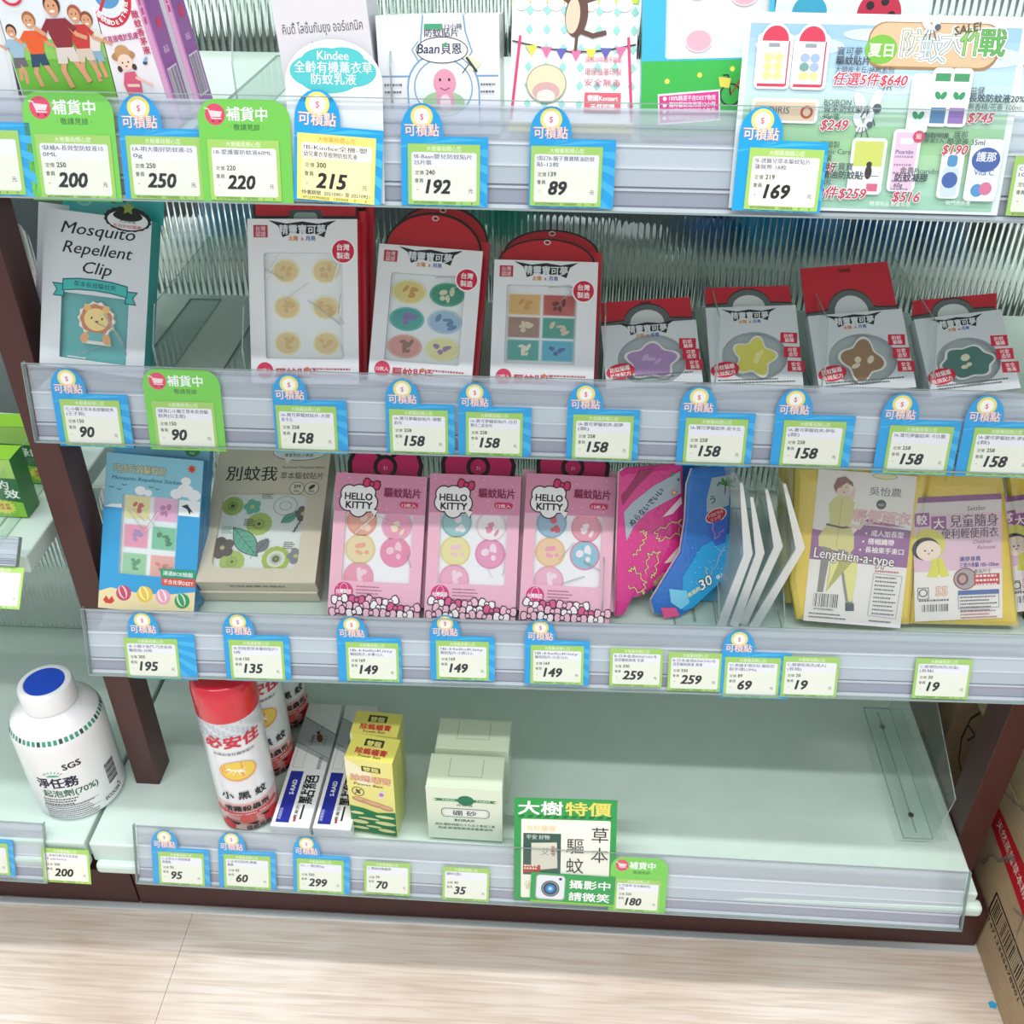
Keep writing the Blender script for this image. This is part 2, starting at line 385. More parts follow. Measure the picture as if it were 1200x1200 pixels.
def shelf_deck(r, xl, xr, thick, label, nose=.0, yf=None):
    t = thing('metal_shelf', label, 'shelf', Mx.Translation((0, r.yt, r.deck(0))))
    yf = yf or r.yt+.006
    zl, zr = r.deck(xl), r.deck(xr)
    P = [(x*1000, y*1000, (z-dz)*1000) for x, z in ((xl, zl), (xr, zr)) for y in (yf, r.back) for dz in (thick, 0)]
    g = G(); g.mesh(P, [(0, 1, 3, 2), (4, 6, 7, 5), (0, 4, 5, 1), (2, 3, 7, 6), (0, 2, 6, 4), (1, 5, 7, 3)], 'ffffff')
    d = g.build('deck', MINT, t, bevel=2.0); d.matrix_parent_inverse = t.matrix_world.inverted()
    return t
def strip_parts(t, r, x0, x1, chan='e6e9ee'):
    """grooved plastic channel and clear label sheet of a shelf edge; x0,x1 mm along the row"""
    h = r.h*1000; inv = t.matrix_world.inverted()
    # channel: stepped profile extruded along x
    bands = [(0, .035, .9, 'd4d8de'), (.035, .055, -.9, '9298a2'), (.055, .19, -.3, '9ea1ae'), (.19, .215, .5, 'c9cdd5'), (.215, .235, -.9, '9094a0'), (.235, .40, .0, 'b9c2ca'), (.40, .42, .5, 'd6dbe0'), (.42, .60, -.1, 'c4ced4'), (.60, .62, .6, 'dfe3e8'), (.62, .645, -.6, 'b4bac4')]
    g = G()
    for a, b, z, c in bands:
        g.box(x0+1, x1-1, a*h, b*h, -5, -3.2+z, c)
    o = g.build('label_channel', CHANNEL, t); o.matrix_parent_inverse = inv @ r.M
    g = G(); g.box(x0+1, x1-1, .645*h, .93*h, -4.4, -3.6, 'ffffff'); g.box(x0+1, x1-1, .93*h, .955*h, -4.6, -2.8, 'ffffff')
    g.box(x0+1, x1-1, .78*h, .795*h, -4.6, -3.0, 'ffffff')
    o = g.build('channel_lip', LIP, t); o.matrix_parent_inverse = inv @ r.M
    g = G(); g.box(x0, x1, -.5, h, 2.2, 2.9, 'ffffff')
    o = g.build('label_sheet', SHEET, t); o.matrix_parent_inverse = inv @ r.M
    g = G(); g.box(x0, x1, h-.7, h, 2.1, 3.1, 'ffffff'); g.box(x0, x1, -1.2, 0, -4, 3.1, 'ffffff'); g.box(x0-.6, x0, 0, h, -3, 3, 'ffffff'); g.box(x1, x1+.6, 0, h, -3, 3, 'ffffff')
    o = g.build('sheet_edge', EDGE, t); o.matrix_parent_inverse = inv @ r.M
SH1 = shelf_deck(ROW1, -.46, .462, .022, 'top mint shelf of the main bay, carrying white and green boxes and a poster')
SH2 = shelf_deck(ROW2, -.448, .462, .022, 'second shelf from the top, carrying red and white sticker packs')
SH3 = shelf_deck(ROW3, -.448, .462, .022, 'third shelf from the top, carrying pink packs and yellow raincoats')
SH4 = shelf_deck(ROW4, -.5035, .4665, .03, 'bottom mint deck of the main bay, mostly empty on its right', yf=.684)
for t, r, a, b in ((SH1, ROW1, 0, 900), (SH2, ROW2, 0, 900), (SH3, ROW3, -3, 900), (SH4, ROW4, 0, 902)): strip_parts(t, r, a, b)
# rounded nose under the bottom deck's front edge
g = G(); g.box(-500, 474, -16, -2, -36, -21, 'ffffff'); o = g.build('front_rail', MINT, SH4, bevel=4)
g = G(); g.box(-449, 449, -2, 0, -2, 0, 'ffffff')
# left bay: bottom deck and a middle shelf (only their right ends are in view)
LB = row((0, 961), (100, 967), .692, (0, 1028), (100, 1034), .6664, -1.2, -.5, back=1.03)
LB.deck = lambda x: .2
SHL = shelf_deck(LB, -1.2, -.5085, .03, 'bottom mint deck of the left bay under the white bottle', yf=.684)
g = G(); g.box(-1200, -507, -17, -2, -36, -21, 'ffffff'); g.build('front_rail', MINT, SHL, bevel=4)
strip_parts(SHL, LB, 0, (LB.T1.x+1.2)*1000-53)
# ribbed clear back panels (second and third shelf)
def ribbed(name, x0, x1, y, z0, z1, pitch=6.2, amp=.62, parent=None, roundtop=False, label=None, mat=None):
    g = G(); n = int((x1-x0)*1000/pitch*6); P = []; F = []
    for i in range(n+1):
        X = x0*1000+(x1-x0)*1000*i/n; Yy = amp*math.cos(2*math.pi*i/6)
        zt = z1*1000
        if roundtop:
            u = (i/n)*2-1; R = (x1-x0)*500; zt = z1*1000-R+R*math.sqrt(max(0, 1-u*u))
        P += [(X, Yy, z0*1000), (X, Yy, zt)]
    for i in range(n): F.append((2*i, 2*i+2, 2*i+3, 2*i+1))
    g.mesh(P, F, 'ffffff'); 
    if not mat:      # real thickness: ribbed front, flat back
        N = len(P)
        P2 = [(p[0], 3.2, p[2]) for p in P]; g.v = []; g.f = []; g.c = []
        F = [(b_, a_, d_, c_) for a_, b_, c_, d_ in F]+[tuple(N+q for q in f) for f in F]
        for i in range(n): F += [(2*i, 2*i+2, N+2*i+2, N+2*i), (2*i+3, 2*i+1, N+2*i+1, N+2*i+3)]
        F += [(0, N, N+1, 1), (2*n, 2*n+1, N+2*n+1, N+2*n)]
        g.mesh(P+P2, F, 'ffffff')
    o = g.build(name, mat or RIBGLASS, parent, smooth=bool(mat))
    if not mat: o.data.polygons.foreach_set('use_smooth', [i < n for i in range(len(o.data.polygons))])
    o.location = (0, y, 0); return o
ribbed('ribbed_panel', -.45, .46, .962, ROW2.deck(0)-.01, ROW2.deck(0)+.20, parent=gon)
ribbed('ribbed_panel', -.45, .46, 1.004, ROW3.deck(0)-.01, ROW3.deck(0)+.19, parent=gon)
ribbed('ribbed_panel', -1.2, -.485, 1.028, .205, .44, parent=gon)
ribbed('ribbed_panel', -.45, .46, .967, ROW1.deck(0)-.01, ROW1.deck(0)+.3, parent=gon)
# clear L-shaped dividers on the decks
def divider(x, y0, y1, row_, label, h=.075, base=.05, name='acrylic_divider', side=-1, screws=True, tilt=0, prof=None, other=0):
    z = row_.deck(x) if row_ else .2
    t = thing(name, label, 'divider', Mx.Translation((x, y0, z)), 'clear dividers on the shelves')
    L = (y1-y0)*1000; H = h*1000; c = 14
    g = G(); P = [(0, 0), (L, 0), (L, H), (c*1.5, H), (0, H*.55)]
    if prof: P = prof
    g.mesh([(0, p[0], p[1]+.6) for p in P]+[(1.2, p[0], p[1]+.6) for p in P], [tuple(range(5)), tuple(range(9, 4, -1))], 'ffffff'); w_ = g.build('upright_plate', ACRYL, t)
    g = G(); q = [(0, p[0], p[1]+.6) for p in P]
    for i in range(5):
        j = (i+1) % 5; a, b = q[i], q[j]
        g.face([a, (1.2, a[1], a[2]), (1.2, b[1], b[2]), b], 'ffffff')
    g.build('cut_edge', EDGE, w_)
    g = G(); B = base*1000*side; g.box(min(0, B), max(0, B)+other*1000, 0, L, .3, 1.2, 'ffffff'); bp = g.build('base_plate', ACRYL, t)
    g = G()
    for (a, b, c_, d) in ((min(0, B), max(0, B), -.5, .5), (min(0, B), max(0, B), L-.5, L+.5), (B-.5, B+.5, 0, L)): g.box(a, b, c_, d, .2, 1.6, 'ffffff')
    g.build('cut_edge', EDGE, bp)
    if screws:
        for yy in (L*.16, L*.84):
            g = G(); g.M = None
            n = 12; P = [(B*.5+3.2*math.cos(i*6.2832/n), yy+3.2*math.sin(i*6.2832/n)) for i in range(n)]
            g.prism(P, 1.2, 2.8, '5a5f60'); g.prism([(B*.5+(p[0]-B*.5)*.5, yy+(p[1]-yy)*.5) for p in P], 2.8, 3.2, '1a1c1c')
            g.build('screw', STEEL, t)
        g = G(); g.box(B*.5-1, B*.5+1, 8, L-8, 1.2, 1.5, 'ffffff'); g.build('slot', EDGE, t)
    if tilt: t.rotation_euler = (0, 0, math.radians(tilt))
    return t

# ================================================================ PRICE TAGS
TAGTXT = '大樹藥局關心您'
def tag(r, px, py, wpx, kind, name, old, price, label, left=0, right=0, rot=0, lift=0, group=None, plain_off=0, yellow=False, order=0, cutname=None):
    """px,py: top-left corner of the paper label; wpx: its width in the photograph"""
    p = hit(px, py, r.B0, r.n); q = hit(px+wpx, py+wpx*.035, r.B0, r.n)
    s = (q-p).length/.050*1.0
    W, H = 50*s, 40*s
    loc = p + r.n*(.0002+.0011*order)
    R = r.M.to_3x3().to_4x4() @ Mx.Rotation(math.radians(rot), 4, 'Z')
    M = Mx.Translation(loc) @ R
    t = thing('price_tag', label, 'price tag', M, group)
    hh = (py, )
    # promotional card behind the label
    k = W/wpx
    L_, R_ = -left*k, W+right*k
    if kind == 'blue':
        bot = -H-1; top = 5*s; hw = 29*s; cx = L_+hw/2; hump = 26*s
        P = [(L_, bot), (R_, bot), (R_, top), (L_+hw, top)]
        P += [(cx+hw/2*math.cos(a), hump-hw*.62+hw*.62*math.sin(a)) for a in [i*math.pi/14 for i in range(15)]]
        g = G(z=.5); g.prism(P, 0, .5, '0da2e2')
        for i in range(15):   # printed sunburst
            a = math.radians(-78+i*24 if False else -10+i*14); b = a+math.radians(6); r1 = 60*s
            pts = []
            def lim(ang):
                dx, dy = math.cos(ang), math.sin(ang); ts = []
                if dx > 1e-6: ts.append((R_-cx)/dx)
                if dx < -1e-6: ts.append((L_-cx)/dx)
                if dy > 1e-6: ts.append((top-1*s+0)/dy)
                if dy < -1e-6: ts.append((bot)/dy)
                tt = min(ts); return (cx+dx*tt, dy*tt)
            if math.sin(a) > 0 and math.cos(a) < .75: continue
            g.poly([(cx, 0), lim(a), lim(b)], '3cb8ec')
        for a in range(-88, -10, 13):
            g.poly([(cx, 0)]+[(lambda dx, dy: (cx+dx*min((R_-cx)/dx, bot/dy), dy*min((R_-cx)/dx, bot/dy)))(math.cos(math.radians(q_)), math.sin(math.radians(q_))) for q_ in (a, a+6)], '3cb8ec')
        g.ell(cx, hump-8.5*s, 7.6*s, 7.2*s, 'f4e37a', 22); g.ell(cx, hump-8.6*s, 5.4*s, 5.2*s, 'fffdf0', 20)
        g.text('$', cx, hump-10.6*s, 5.6*s, 'e0457c', .02, al='c')
        g.text('可積點', cx, 5.6*s, 8.6*s, 'f08a78', .045, al='c', w=24*s); g.text('可積點', cx, 5.6*s, 8.6*s, 'fff6ee', .012, al='c', w=23.2*s)
        g.build('promotion_card', GLOSS, t)
    elif kind == 'green':
        bot = -H-1; g = G(z=.5)
        x0, x1, y1 = L_, R_, 26*s; rad = 13*s
        P = [(x0, bot), (x1, bot)]+[(x1-rad+rad*math.cos(a), y1-rad+rad*math.sin(a)) for a in [i*math.pi/16 for i in range(9)]]+[(x0+rad-rad*math.cos(a), y1-rad+rad*math.sin(a)) for a in [math.pi/2-i*math.pi/16 for i in range(9)]]
        g.prism(P, 0, .5, '79d24f')
        cx = x0+12*s; cy = y1-10*s
        g.ell(cx, cy, 7*s, 7*s, 'e8486a', 24)
        g.poly([(cx-4*s, cy+2.6*s), (cx+5*s, cy+1.8*s), (cx+3.6*s, cy-1.6*s), (cx-2.4*s, cy-1.6*s)], 'f7dfe0')
        g.line([(cx-7*s, cy+4*s), (cx-4.4*s, cy+3.4*s), (cx-2.2*s, cy-2.6*s), (cx+4*s, cy-2.6*s)], .8*s, 'f7dfe0')
        for dx in (-1.6, 3): g.ell(cx+dx*s, cy-4.2*s, .9*s, .9*s, 'a02840', 10)
        g.text('補貨中', x0+20*s, y1-13*s, 9.5*s, 'ffffff', .03, w=28*s)
        g.text('‧ 敬請見諒 ‧', x0+22*s, y1-19.5*s, 4.4*s, '2f5a34', .012, w=23*s)
        g.build('restock_card', GLOSS, t)
        if lift: pass
    base = .75 if kind != 'plain' else 0
    g = G(z=base+.35)
    edge = 'efe37a' if yellow else 'a6d168'; body = 'f6f0b2' if yellow else 'eff1e0'; head = 'f2dc5c' if yellow else 'a6d168'
    g.prism([(0, -H), (W, -H), (W, 0), (0, 0)], base, base+.35, edge)
    g.text(TAGTXT, W/2, -4.3*s, 3.6*s, 'f3f8e0' if not yellow else 'e9803a', .012, al='c', w=24*s)
    g.rr(2.6*s, -H+2.6*s, W-2.4*s, -5.4*s, 1.6*s, body); g.rr(2.6*s, -14.6*s, W-2.4*s, -5.4*s, 1.6*s, 'f0eff6' if not yellow else 'f3f0e4')
    ls = name.split('/') if '/' in name else [name]
    for i, l in enumerate(ls[:2]): g.text(l, 4.2*s, -9.4*s-4*s*i, 3.5*s, '30323c', .018, w=min(W-9*s, len(l)*3.1*s))
    g.text('定價', 5*s, -20*s, 3.1*s, '3a3c40', .014); g.text(old, 12.5*s, -20*s, 4.3*s, '26282c', .03)
    g.text('會員', 4.6*s, -25.2*s, 3.2*s, '3a3c40', .014)
    g.text(price, 12.5*s, -32.2*s, 12.8*s, '1d1f22', .055, .2)
    g.text('元', W-8*s, -31.5*s, 3.4*s, '3a3c40', .01); g.text('-', 6*s, -31*s, 4*s, '3a3c40', .01)
    g.text('4712757900525', 4*s, -H+.7*s, 2.2*s, '4a5a3a', .012, w=17*s); g.text('150303', 24*s, -H+.7*s, 2.2*s, '4a5a3a', .012, w=9*s)
    for q in (37, 44): g.text('0', q*s, -H+.7*s, 2.2*s, '4a5a3a', .012)
    if yellow: g.text('特價期間  20210901 至 20210921', 3*s, -H+3.4*s, 3*s, '2c2c30', .014, w=44*s)
    g.build('price_label', PAPER, t)
    return t
T1, T2, T3, T4 = (('price tags along the %s shelf' % s) for s in ('top', 'second', 'third', 'bottom'))
tag(ROW1, -66, 151, 88, 'blue', '1A-長效型防蚊液', '280', '230', 'blue-framed price tag cut off by the photo edge on the top shelf', 4, 14, group=T1)
tag(ROW1, 41, 157, 89, 'green', '!缺補A-長效型防蚊液10/0ML', '250', '200', 'green arched tag reading 200 under the children running box', 11, 6, group=T1)
tag(ROW1, 147.5, 159, 87, 'blue', '1A-明大衛好防蚊液-25/0g', '250', '250', 'blue-framed tag reading 250 between the two green arched tags of the top shelf', 7, 3, group=T1)
tag(ROW1, 244, 163, 84, 'green', '1B-愛護靈防蚊液60ML', '220', '220', 'green arched tag reading 220 left of the tilted yellow label', 9, 14, group=T1, order=1.3)
tag(ROW1, 350, 155, 92, 'blue', '!B-Kindee全機-嬰/幼兒薰衣草植物防蚊乳液', '300', '215', 'blue tag with yellow label reading 215, tilted over a white card', 4, 8, rot=-3.2, group=T1, yellow=True, order=2)
tag(ROW1, 478, 168, 85, 'blue', '!B-Baan嬰兒防蚊貼片/25片裝', '240', '192', 'blue-framed tag reading 192 under the white lizard box', 8, 9, group=T1)
tag(ROW1, 622.7, 170.7, 84, 'blue', '!茵訂B-貓子寶寶精油防蚊/貼-12枚', '139', '89', 'blue-framed tag reading 89 under the meerkat pack', 2, 15, group=T1)
tag(ROW1, 878, 172.7, 87, 'blue', '!B-德醫兒草本驅蚊貼片/蒲佩熊 18枚', '219', '169', 'blue-framed tag reading 169 on the lower left corner of the poster', 14, 4, group=T1, order=2.2, rot=-.8)
tag(ROW1, 1190, 183, 85, 'plain', 'C-防蚊液/100ML', '199', '159', 'plain green-edged tag right of the poster, cut by the photo edge', group=T1)
N2 = '!A-寶可夢驅蚊貼片-'; N3 = '!A-寶可夢驅蚊夾-'
tag(ROW2, 70, 467, 70, 'blue', '!C-小獅王草本長效驅蚊夾/(王子款)', '150', '90', 'blue-framed tag reading 90 under the lion clip pack', 8, 10, group=T2)
tag(ROW2, 178, 469, 73, 'green', '!缺貨C-小獅王草本長效驅/蚊夾(公主款)', '150', '90', 'green arched tag reading 90 under the empty gap of the second shelf', 8, 9, group=T2)
tag(ROW2, 323, 474, 71, 'blue', N2+'大頭/皮卡丘', '258', '158', 'blue tag reading 158 below the white pack of yellow stickers', 3, 12, group=T2)
tag(ROW2, 456, 478.6, 69, 'blue', N2+'御獸/系列', '258', '158', 'blue tag reading 158 below the pack of round coloured stickers', 4, 8, group=T2)
tag(ROW2, 546, 482, 67, 'blue', N2+'日月/雙日二星系列', '258', '158', 'blue tag reading 158 below the left edge of the square-sticker pack', 9, 10, group=T2)
tag(ROW2, 672, 485, 71, 'blue', N3+'超夢/(款)', '258', '158', 'blue tag reading 158 below the purple clip pack', 7, 7, group=T2)
tag(ROW2, 804, 489, 73, 'blue', N3+'皮卡丘', '258', '158', 'blue tag reading 158 below the yellow clip pack', 8, 8, group=T2)
tag(ROW2, 919, 491.7, 73, 'blue', N3+'伊布/(款)', '258', '158', 'blue tag reading 158 below the brown clip pack', 11, 10, group=T2)
tag(ROW2, 1043, 497.7, 75, 'blue', N3+'卡比獸', '258', '158', 'blue tag reading 158 below the dark teal clip pack', 12, 8, group=T2)
tag(ROW2, 1141.7, 500, 76, 'blue', N3+'夢幻/(款)', '258', '158', 'rightmost blue tag reading 158 on the second shelf', 13, 10, group=T2, order=.6)
tag(ROW3, 145, 746.7, 63, 'blue', '!B-小獅子後門-巧虎長效/驅蚊貼-30枚', '305', '195', 'blue-framed tag reading 195 under the seaside pack', -6, 20, group=T3)
tag(ROW3, 268, 749, 64, 'blue', '!B-別蚊我草本驅蚊貼片1/5枚', '150', '135', 'blue-framed tag reading 135 under the beige box', 6, 7, group=T3)
tag(ROW3, 405, 751.6, 62, 'blue', '!B-HelloKitty/驅蚊貼片-水果12入', '169', '149', 'leftmost of the three blue tags reading 149', 10, 3, group=T3)
tag(ROW3, 511, 750, 62, 'blue', '!B-HelloKitty/驅蚊貼片-小熊12入', '169', '149', 'middle of the three blue tags reading 149', 7, 7, group=T3)
tag(ROW3, 622, 755, 62.5, 'blue', '!B-HelloKitty/驅蚊貼片-小花12入', '169', '149', 'rightmost of the three blue tags reading 149', 7, 6.5, group=T3)
tag(ROW3, 715.5, 759, 62, 'plain', 'B-日本金鳥KINCHO冬/造型驅蚊廁香 花香', '330', '259', 'plain green-edged tag reading 259 below the pink pouch', group=T3)
tag(ROW3, 784, 764, 62.5, 'plain', 'B-日本金鳥KINCHO冬/造型驅蚊廁香 果香', '330', '259', 'plain green-edged tag reading 259 below the blue pouches', group=T3)
tag(ROW3, 850, 769, 65, 'blue', '!C-夾鏈手環拉拉-驅蚊扣/取手環LUMix', '89', '69', 'blue-framed tag reading 69 under the bent clear packs', 4, 12, group=T3)
tag(ROW3, 918, 768, 66, 'plain', 'C-輕便防雨衣(成人)/(長袖)', '20', '19', 'plain tag reading 19 below the long raincoat pack', group=T3, order=1.2)
tag(ROW3, 1074, 771, 66, 'plain', 'C-輕便防雨衣(兒童)/(長袖)', '20', '19', 'plain tag reading 19 below the child raincoat pack', group=T3)
tag(LB, -43, 985, 52, 'blue', 'C-淨味任務', '260', '220', 'blue-framed tag cut by the photo edge on the left bay deck', 4, 6, group=T4)
tag(LB, 48, 993, 56, 'plain', 'C-淨爸任務泡泡洗潔錠/Tablets', '200', '200', 'plain green-edged tag reading 200 below the white bottle', group=T4)
tag(ROW4, 185.5, 997, 53.5, 'blue', 'C-必安住小黑蚊噴霧/殺蟲劑', '95', '95', 'blue-framed tag reading 95 at the left end of the bottom deck strip', 7.5, 6, group=T4)
tag(ROW4, 262, 1000, 55, 'blue', 'C-必安住粉劑-螞蟻/螂藥', '65', '60', 'blue-framed tag reading 60 under the front spray can', 6, 6, group=T4)
tag(ROW4, 348, 1005, 55, 'blue', '!C-一點絕5g', '350', '299', 'blue-framed tag reading 299 under the flat gel boxes', 4.5, 7, group=T4)
tag(ROW4, 427, 1009, 54, 'plain', 'C-雙龍除螞蟻膏', '79', '70', 'plain green-edged tag reading 70 under the yellow boxes', group=T4)
tag(ROW4, 519, 1015, 55, 'plain', '硼砂(盒)', '40', '35', 'plain green-edged tag reading 35 under the borax box', group=T4)
tag(ROW4, 721, 1028, 54, 'green', 'C-竹碳草 草本驅蚊包/2包', '320', '180', 'green arched tag reading 180 right of the handwritten green sign', 6, 7, group=T4, order=.5)
# ================================================================ GOODS
def fit(c, y0, deck, lean, yaw=0, d=13):
    """front face of a thing that leans back on a deck: frame (origin bottom centre) and size in mm"""
    L, a = math.radians(lean), math.radians(yaw)
    ex = V((math.cos(a), math.sin(a), 0)); b = V((-math.sin(a), math.cos(a), 0)); ey = b*math.sin(L)+V((0, 0, math.cos(L))); n = ex.cross(ey)
    xc = at((c[0][0]+c[1][0]+c[2][0]+c[3][0])/4, c[2][1], Y=y0).x; z = (deck(xc) if callable(deck) else deck)+d*.001*math.sin(L)
    o = V((xc, y0, z)); q = []
    for p in c: h = hit(p[0], p[1], o, n)-o; q.append((h.dot(ex), h.dot(ey)))
    TL, TR, BR, BL = q
    e = lambda A, B: A[0]+(B[0]-A[0])*(0-A[1])/(B[1]-A[1])
    u0, u1 = e(TL, BL), e(TR, BR)
    w = ((TR[0]-TL[0])+(u1-u0))/2; tx, ty = (TL[0]+TR[0])/2, (TL[1]+TR[1])/2; bx = (u0+u1)/2
    h = math.hypot(tx-bx, ty); rot = -math.atan2(tx-bx, ty)*.8
    M = Mx((ex, ey, n)).transposed().to_4x4(); M.translation = o+ex*bx+V((0, 0, abs(math.sin(rot))*w/2+.0006))
    return M @ Mx.Rotation(rot, 4, 'Z'), w*1000, h*1000
D2 = lambda x: ROW2.deck(x); D3 = lambda x: ROW3.deck(x); D1 = lambda x: ROW1.deck(x)
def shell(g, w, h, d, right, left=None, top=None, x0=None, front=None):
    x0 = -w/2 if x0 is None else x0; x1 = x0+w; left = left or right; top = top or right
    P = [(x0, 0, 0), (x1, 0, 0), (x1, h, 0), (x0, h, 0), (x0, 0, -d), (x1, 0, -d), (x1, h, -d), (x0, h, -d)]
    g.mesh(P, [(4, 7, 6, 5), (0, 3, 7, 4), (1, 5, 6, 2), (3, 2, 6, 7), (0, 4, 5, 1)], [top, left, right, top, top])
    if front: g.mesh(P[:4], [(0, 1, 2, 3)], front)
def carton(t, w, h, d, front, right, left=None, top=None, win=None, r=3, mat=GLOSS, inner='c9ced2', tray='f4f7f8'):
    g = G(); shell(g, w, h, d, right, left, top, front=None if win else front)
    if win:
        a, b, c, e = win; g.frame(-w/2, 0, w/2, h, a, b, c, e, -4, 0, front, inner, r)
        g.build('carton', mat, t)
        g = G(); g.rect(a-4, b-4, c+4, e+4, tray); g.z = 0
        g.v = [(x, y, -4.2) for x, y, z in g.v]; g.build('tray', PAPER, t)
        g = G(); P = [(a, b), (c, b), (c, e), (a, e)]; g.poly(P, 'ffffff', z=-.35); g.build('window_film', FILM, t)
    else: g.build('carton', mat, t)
def stickers(t, pts, rx, ry, cols, kind='disc', z=-4.1):
    for k, ((x, y), col) in enumerate(zip(pts, cols)):
        g = G(z=.5); base, rim, mark = col
        P = [(rx*math.cos(i*math.pi/14), ry*math.sin(i*math.pi/14)) for i in range(28)] if kind == 'disc' else [(-rx, -ry), (rx, -ry), (rx, ry), (-rx, ry)]
        g.prism(P, 0, .5, rim)
        if kind == 'disc': g.ell(0, 0, rx*.88, ry*.88, base)
        else: g.rr(-rx*.93, -ry*.93, rx*.93, ry*.93, 2, base)
        R = random.Random(k*7+len(pts))
        if mark:
            for q in range(5): g.ell(R.uniform(-.45, .45)*rx, R.uniform(-.45, .45)*ry, rx*R.uniform(.12, .3), ry*R.uniform(.1, .25), mark, 12, rot=R.uniform(0, 90))
        g.build('sticker', GLOSS, t, M=mm(x, y, z))
def creases(t, a, b, c, e, seed=1, n=5):
    """folds of the cellophane over a window"""
    R = random.Random(seed); g = G(z=-.2, dz=.01)
    for k in range(n):
        x, y = R.uniform(a, c), R.uniform(b, e); an = R.uniform(.3, 1.1)*R.choice((-1, 1)); l = R.uniform(14, 34)
        x2, y2 = min(c, max(a, x+l*math.cos(an))), min(e, max(b, y+l*math.sin(an)))
        d = V((x2-x, y2-y)); q = V((-d.y, d.x)).normalized()*R.uniform(.5, 1.1); i = len(g.v)
        g.mesh([(x, y, -.25), (x2, y2, -.25), (x2+q.x, y2+q.y, .5), (x+q.x, y+q.y, .5), (x+2*q.x, y+2*q.y, -.25), (x2+2*q.x, y2+2*q.y, -.25)], [(0, 1, 2, 3), (3, 2, 5, 4)], 'ffffff')
    g.build('film_crease', FOLD, t)
FOLD = clear('film_fold', 'ffffff', .22, 'ffffff', gloss=.35, rough=.12)

# ---- mosquito repellent clip packs (second shelf, left)
def clip_pack(M, w, h, label, front=True):
    t = thing('clip_pack', label, 'package', M, 'repellent clip packs')
    a, c = -w/2+17, w/2-16; win = (a, 9, c, h*.49)
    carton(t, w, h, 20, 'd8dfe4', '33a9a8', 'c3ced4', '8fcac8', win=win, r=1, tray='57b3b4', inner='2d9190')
    creases(t, *win, seed=5)
    g = G(z=0); W2 = w/2+2; y1 = h+23 if front else h+20
    P = [(-W2+14, h-2), (W2, h-2), (W2, y1), (-W2+14, y1)]
    g.prism(P, -20, -18.5, '3db4b3'); g.z = -18.4
    g.ell(-W2+26, h+13, 8, 7, '7fd0ce'); g.ell(-W2+26, h+13, 6, 5, '52bdbb')
    g.rr(-7, h+13, 15, h+16, 1.4, '1c3c3c'); g.ell(4, h+14.5, 3.6, 3.2, '1c3c3c')
    g.build('hanging_card', GLOSS, t)
    g = G(z=.1)
    if front:
        for s_, y in (('Mosquito', .862), ('Repellent', .742), ('Clip', .625)): g.text(s_, 0, h*y, 14, '161a1c', .02, .32, 'c', w={'Mosquito': 62, 'Repellent': 58, 'Clip': 25}[s_])
        y = h*.475
        for sg in (-1, 1): g.poly([(sg*26, y-2), (sg*36, y-2), (sg*33, y+3.5), (sg*37, y+9), (sg*26, y+9)], '1a6d6c'); g.poly([(sg*27, y-1), (sg*34.6, y-1), (sg*31.8, y+3.5), (sg*35.2, y+8), (sg*27, y+8)], '41b8b4')
        g.poly([(-28, y+3), (-14, y+5), (0, y+5.6), (14, y+5), (28, y+3), (28, y+13), (14, y+15), (0, y+15.6), (-14, y+15), (-28, y+13)], '1a6d6c')
        g.poly([(-27, y+4), (-14, y+6), (0, y+6.6), (14, y+6), (27, y+4), (27, y+12), (14, y+14), (0, y+14.6), (-14, y+14), (-27, y+12)], '45bcb8')
        g.text('草本長效驅蚊夾', 0, y+8.3, 5, '164c4c', .02, al='c', w=36)
        # dark oval badge at the top right
        g.lobes(25, h-1, 19, 9.5, 18, '101416', .07); g.ell(25, h-2, 17.2, 7.6, 'dfe6e8'); g.ell(25, h+1.6, 12.5, 4.2, '101416')
        g.burst(25, h+8, 3, 6, 5, '7d9440', 1.57)
        g.text('天然萃取', 25, h-4, 3.6, '202428', .02, al='c'); g.text('長效防蚊驅離', 25, h-8, 3.2, 'c03a5a', .02, al='c', w=24)
    g.build('printing', PAPER, t)
    # the clip: a cartoon lion of orange and yellow plastic
    g = G(z=4.2); k = 1.0; cx, cy = 2, h*.30
    g.prism([(cx+15.5*math.cos(i*.2244)*(1+.06*math.cos(i*math.pi)), cy+5+14.5*math.sin(i*.2244)*(1+.06*math.cos(i*math.pi))) for i in range(28)], 0, 3.4, 'f4ece0')
    g.prism([(cx-12, cy-16), (cx+13, cy-16), (cx+9, cy), (cx-8, cy)], 0, 3.0, 'f4ece0')
    g.z = 3.5; g.lobes(cx, cy+5, 13, 12, 9, 'c97a48', .09); g.ell(cx-8, cy+14, 3, 3, 'f0c060'); g.ell(cx+8, cy+14, 3, 3, 'f0c060')
    g.ell(cx, cy+5, 10.5, 9.4, 'f3d98a'); g.ell(cx-4, cy+6, .9, 1.1, '2a2220', 10); g.ell(cx+5, cy+6, .9, 1.1, '2a2220', 10); g.ell(cx+.5, cy+3.2, 1.6, 1, '7a3c28', 10)
    g.poly([(cx-8, cy-6), (cx+8, cy-6), (cx+9, cy-13), (cx-9, cy-13)], '5fb6b4')
    for sg in (-1, 1): g.ell(cx+sg*9.5, cy-11, 3.4, 4.6, 'e9a86a', rot=sg*20)
    g.build('lion_clip', GLOSS, t, M=mm(0, 0, -4.1))
    return t
M, w_, h_ = fit([(59, 259), (184, 259), (171, 427), (49, 425)], .763, D2, 24, d=20)
clip_pack(M, w_, h_, 'front turquoise and grey repellent clip pack lettered Mosquito Repellent Clip')
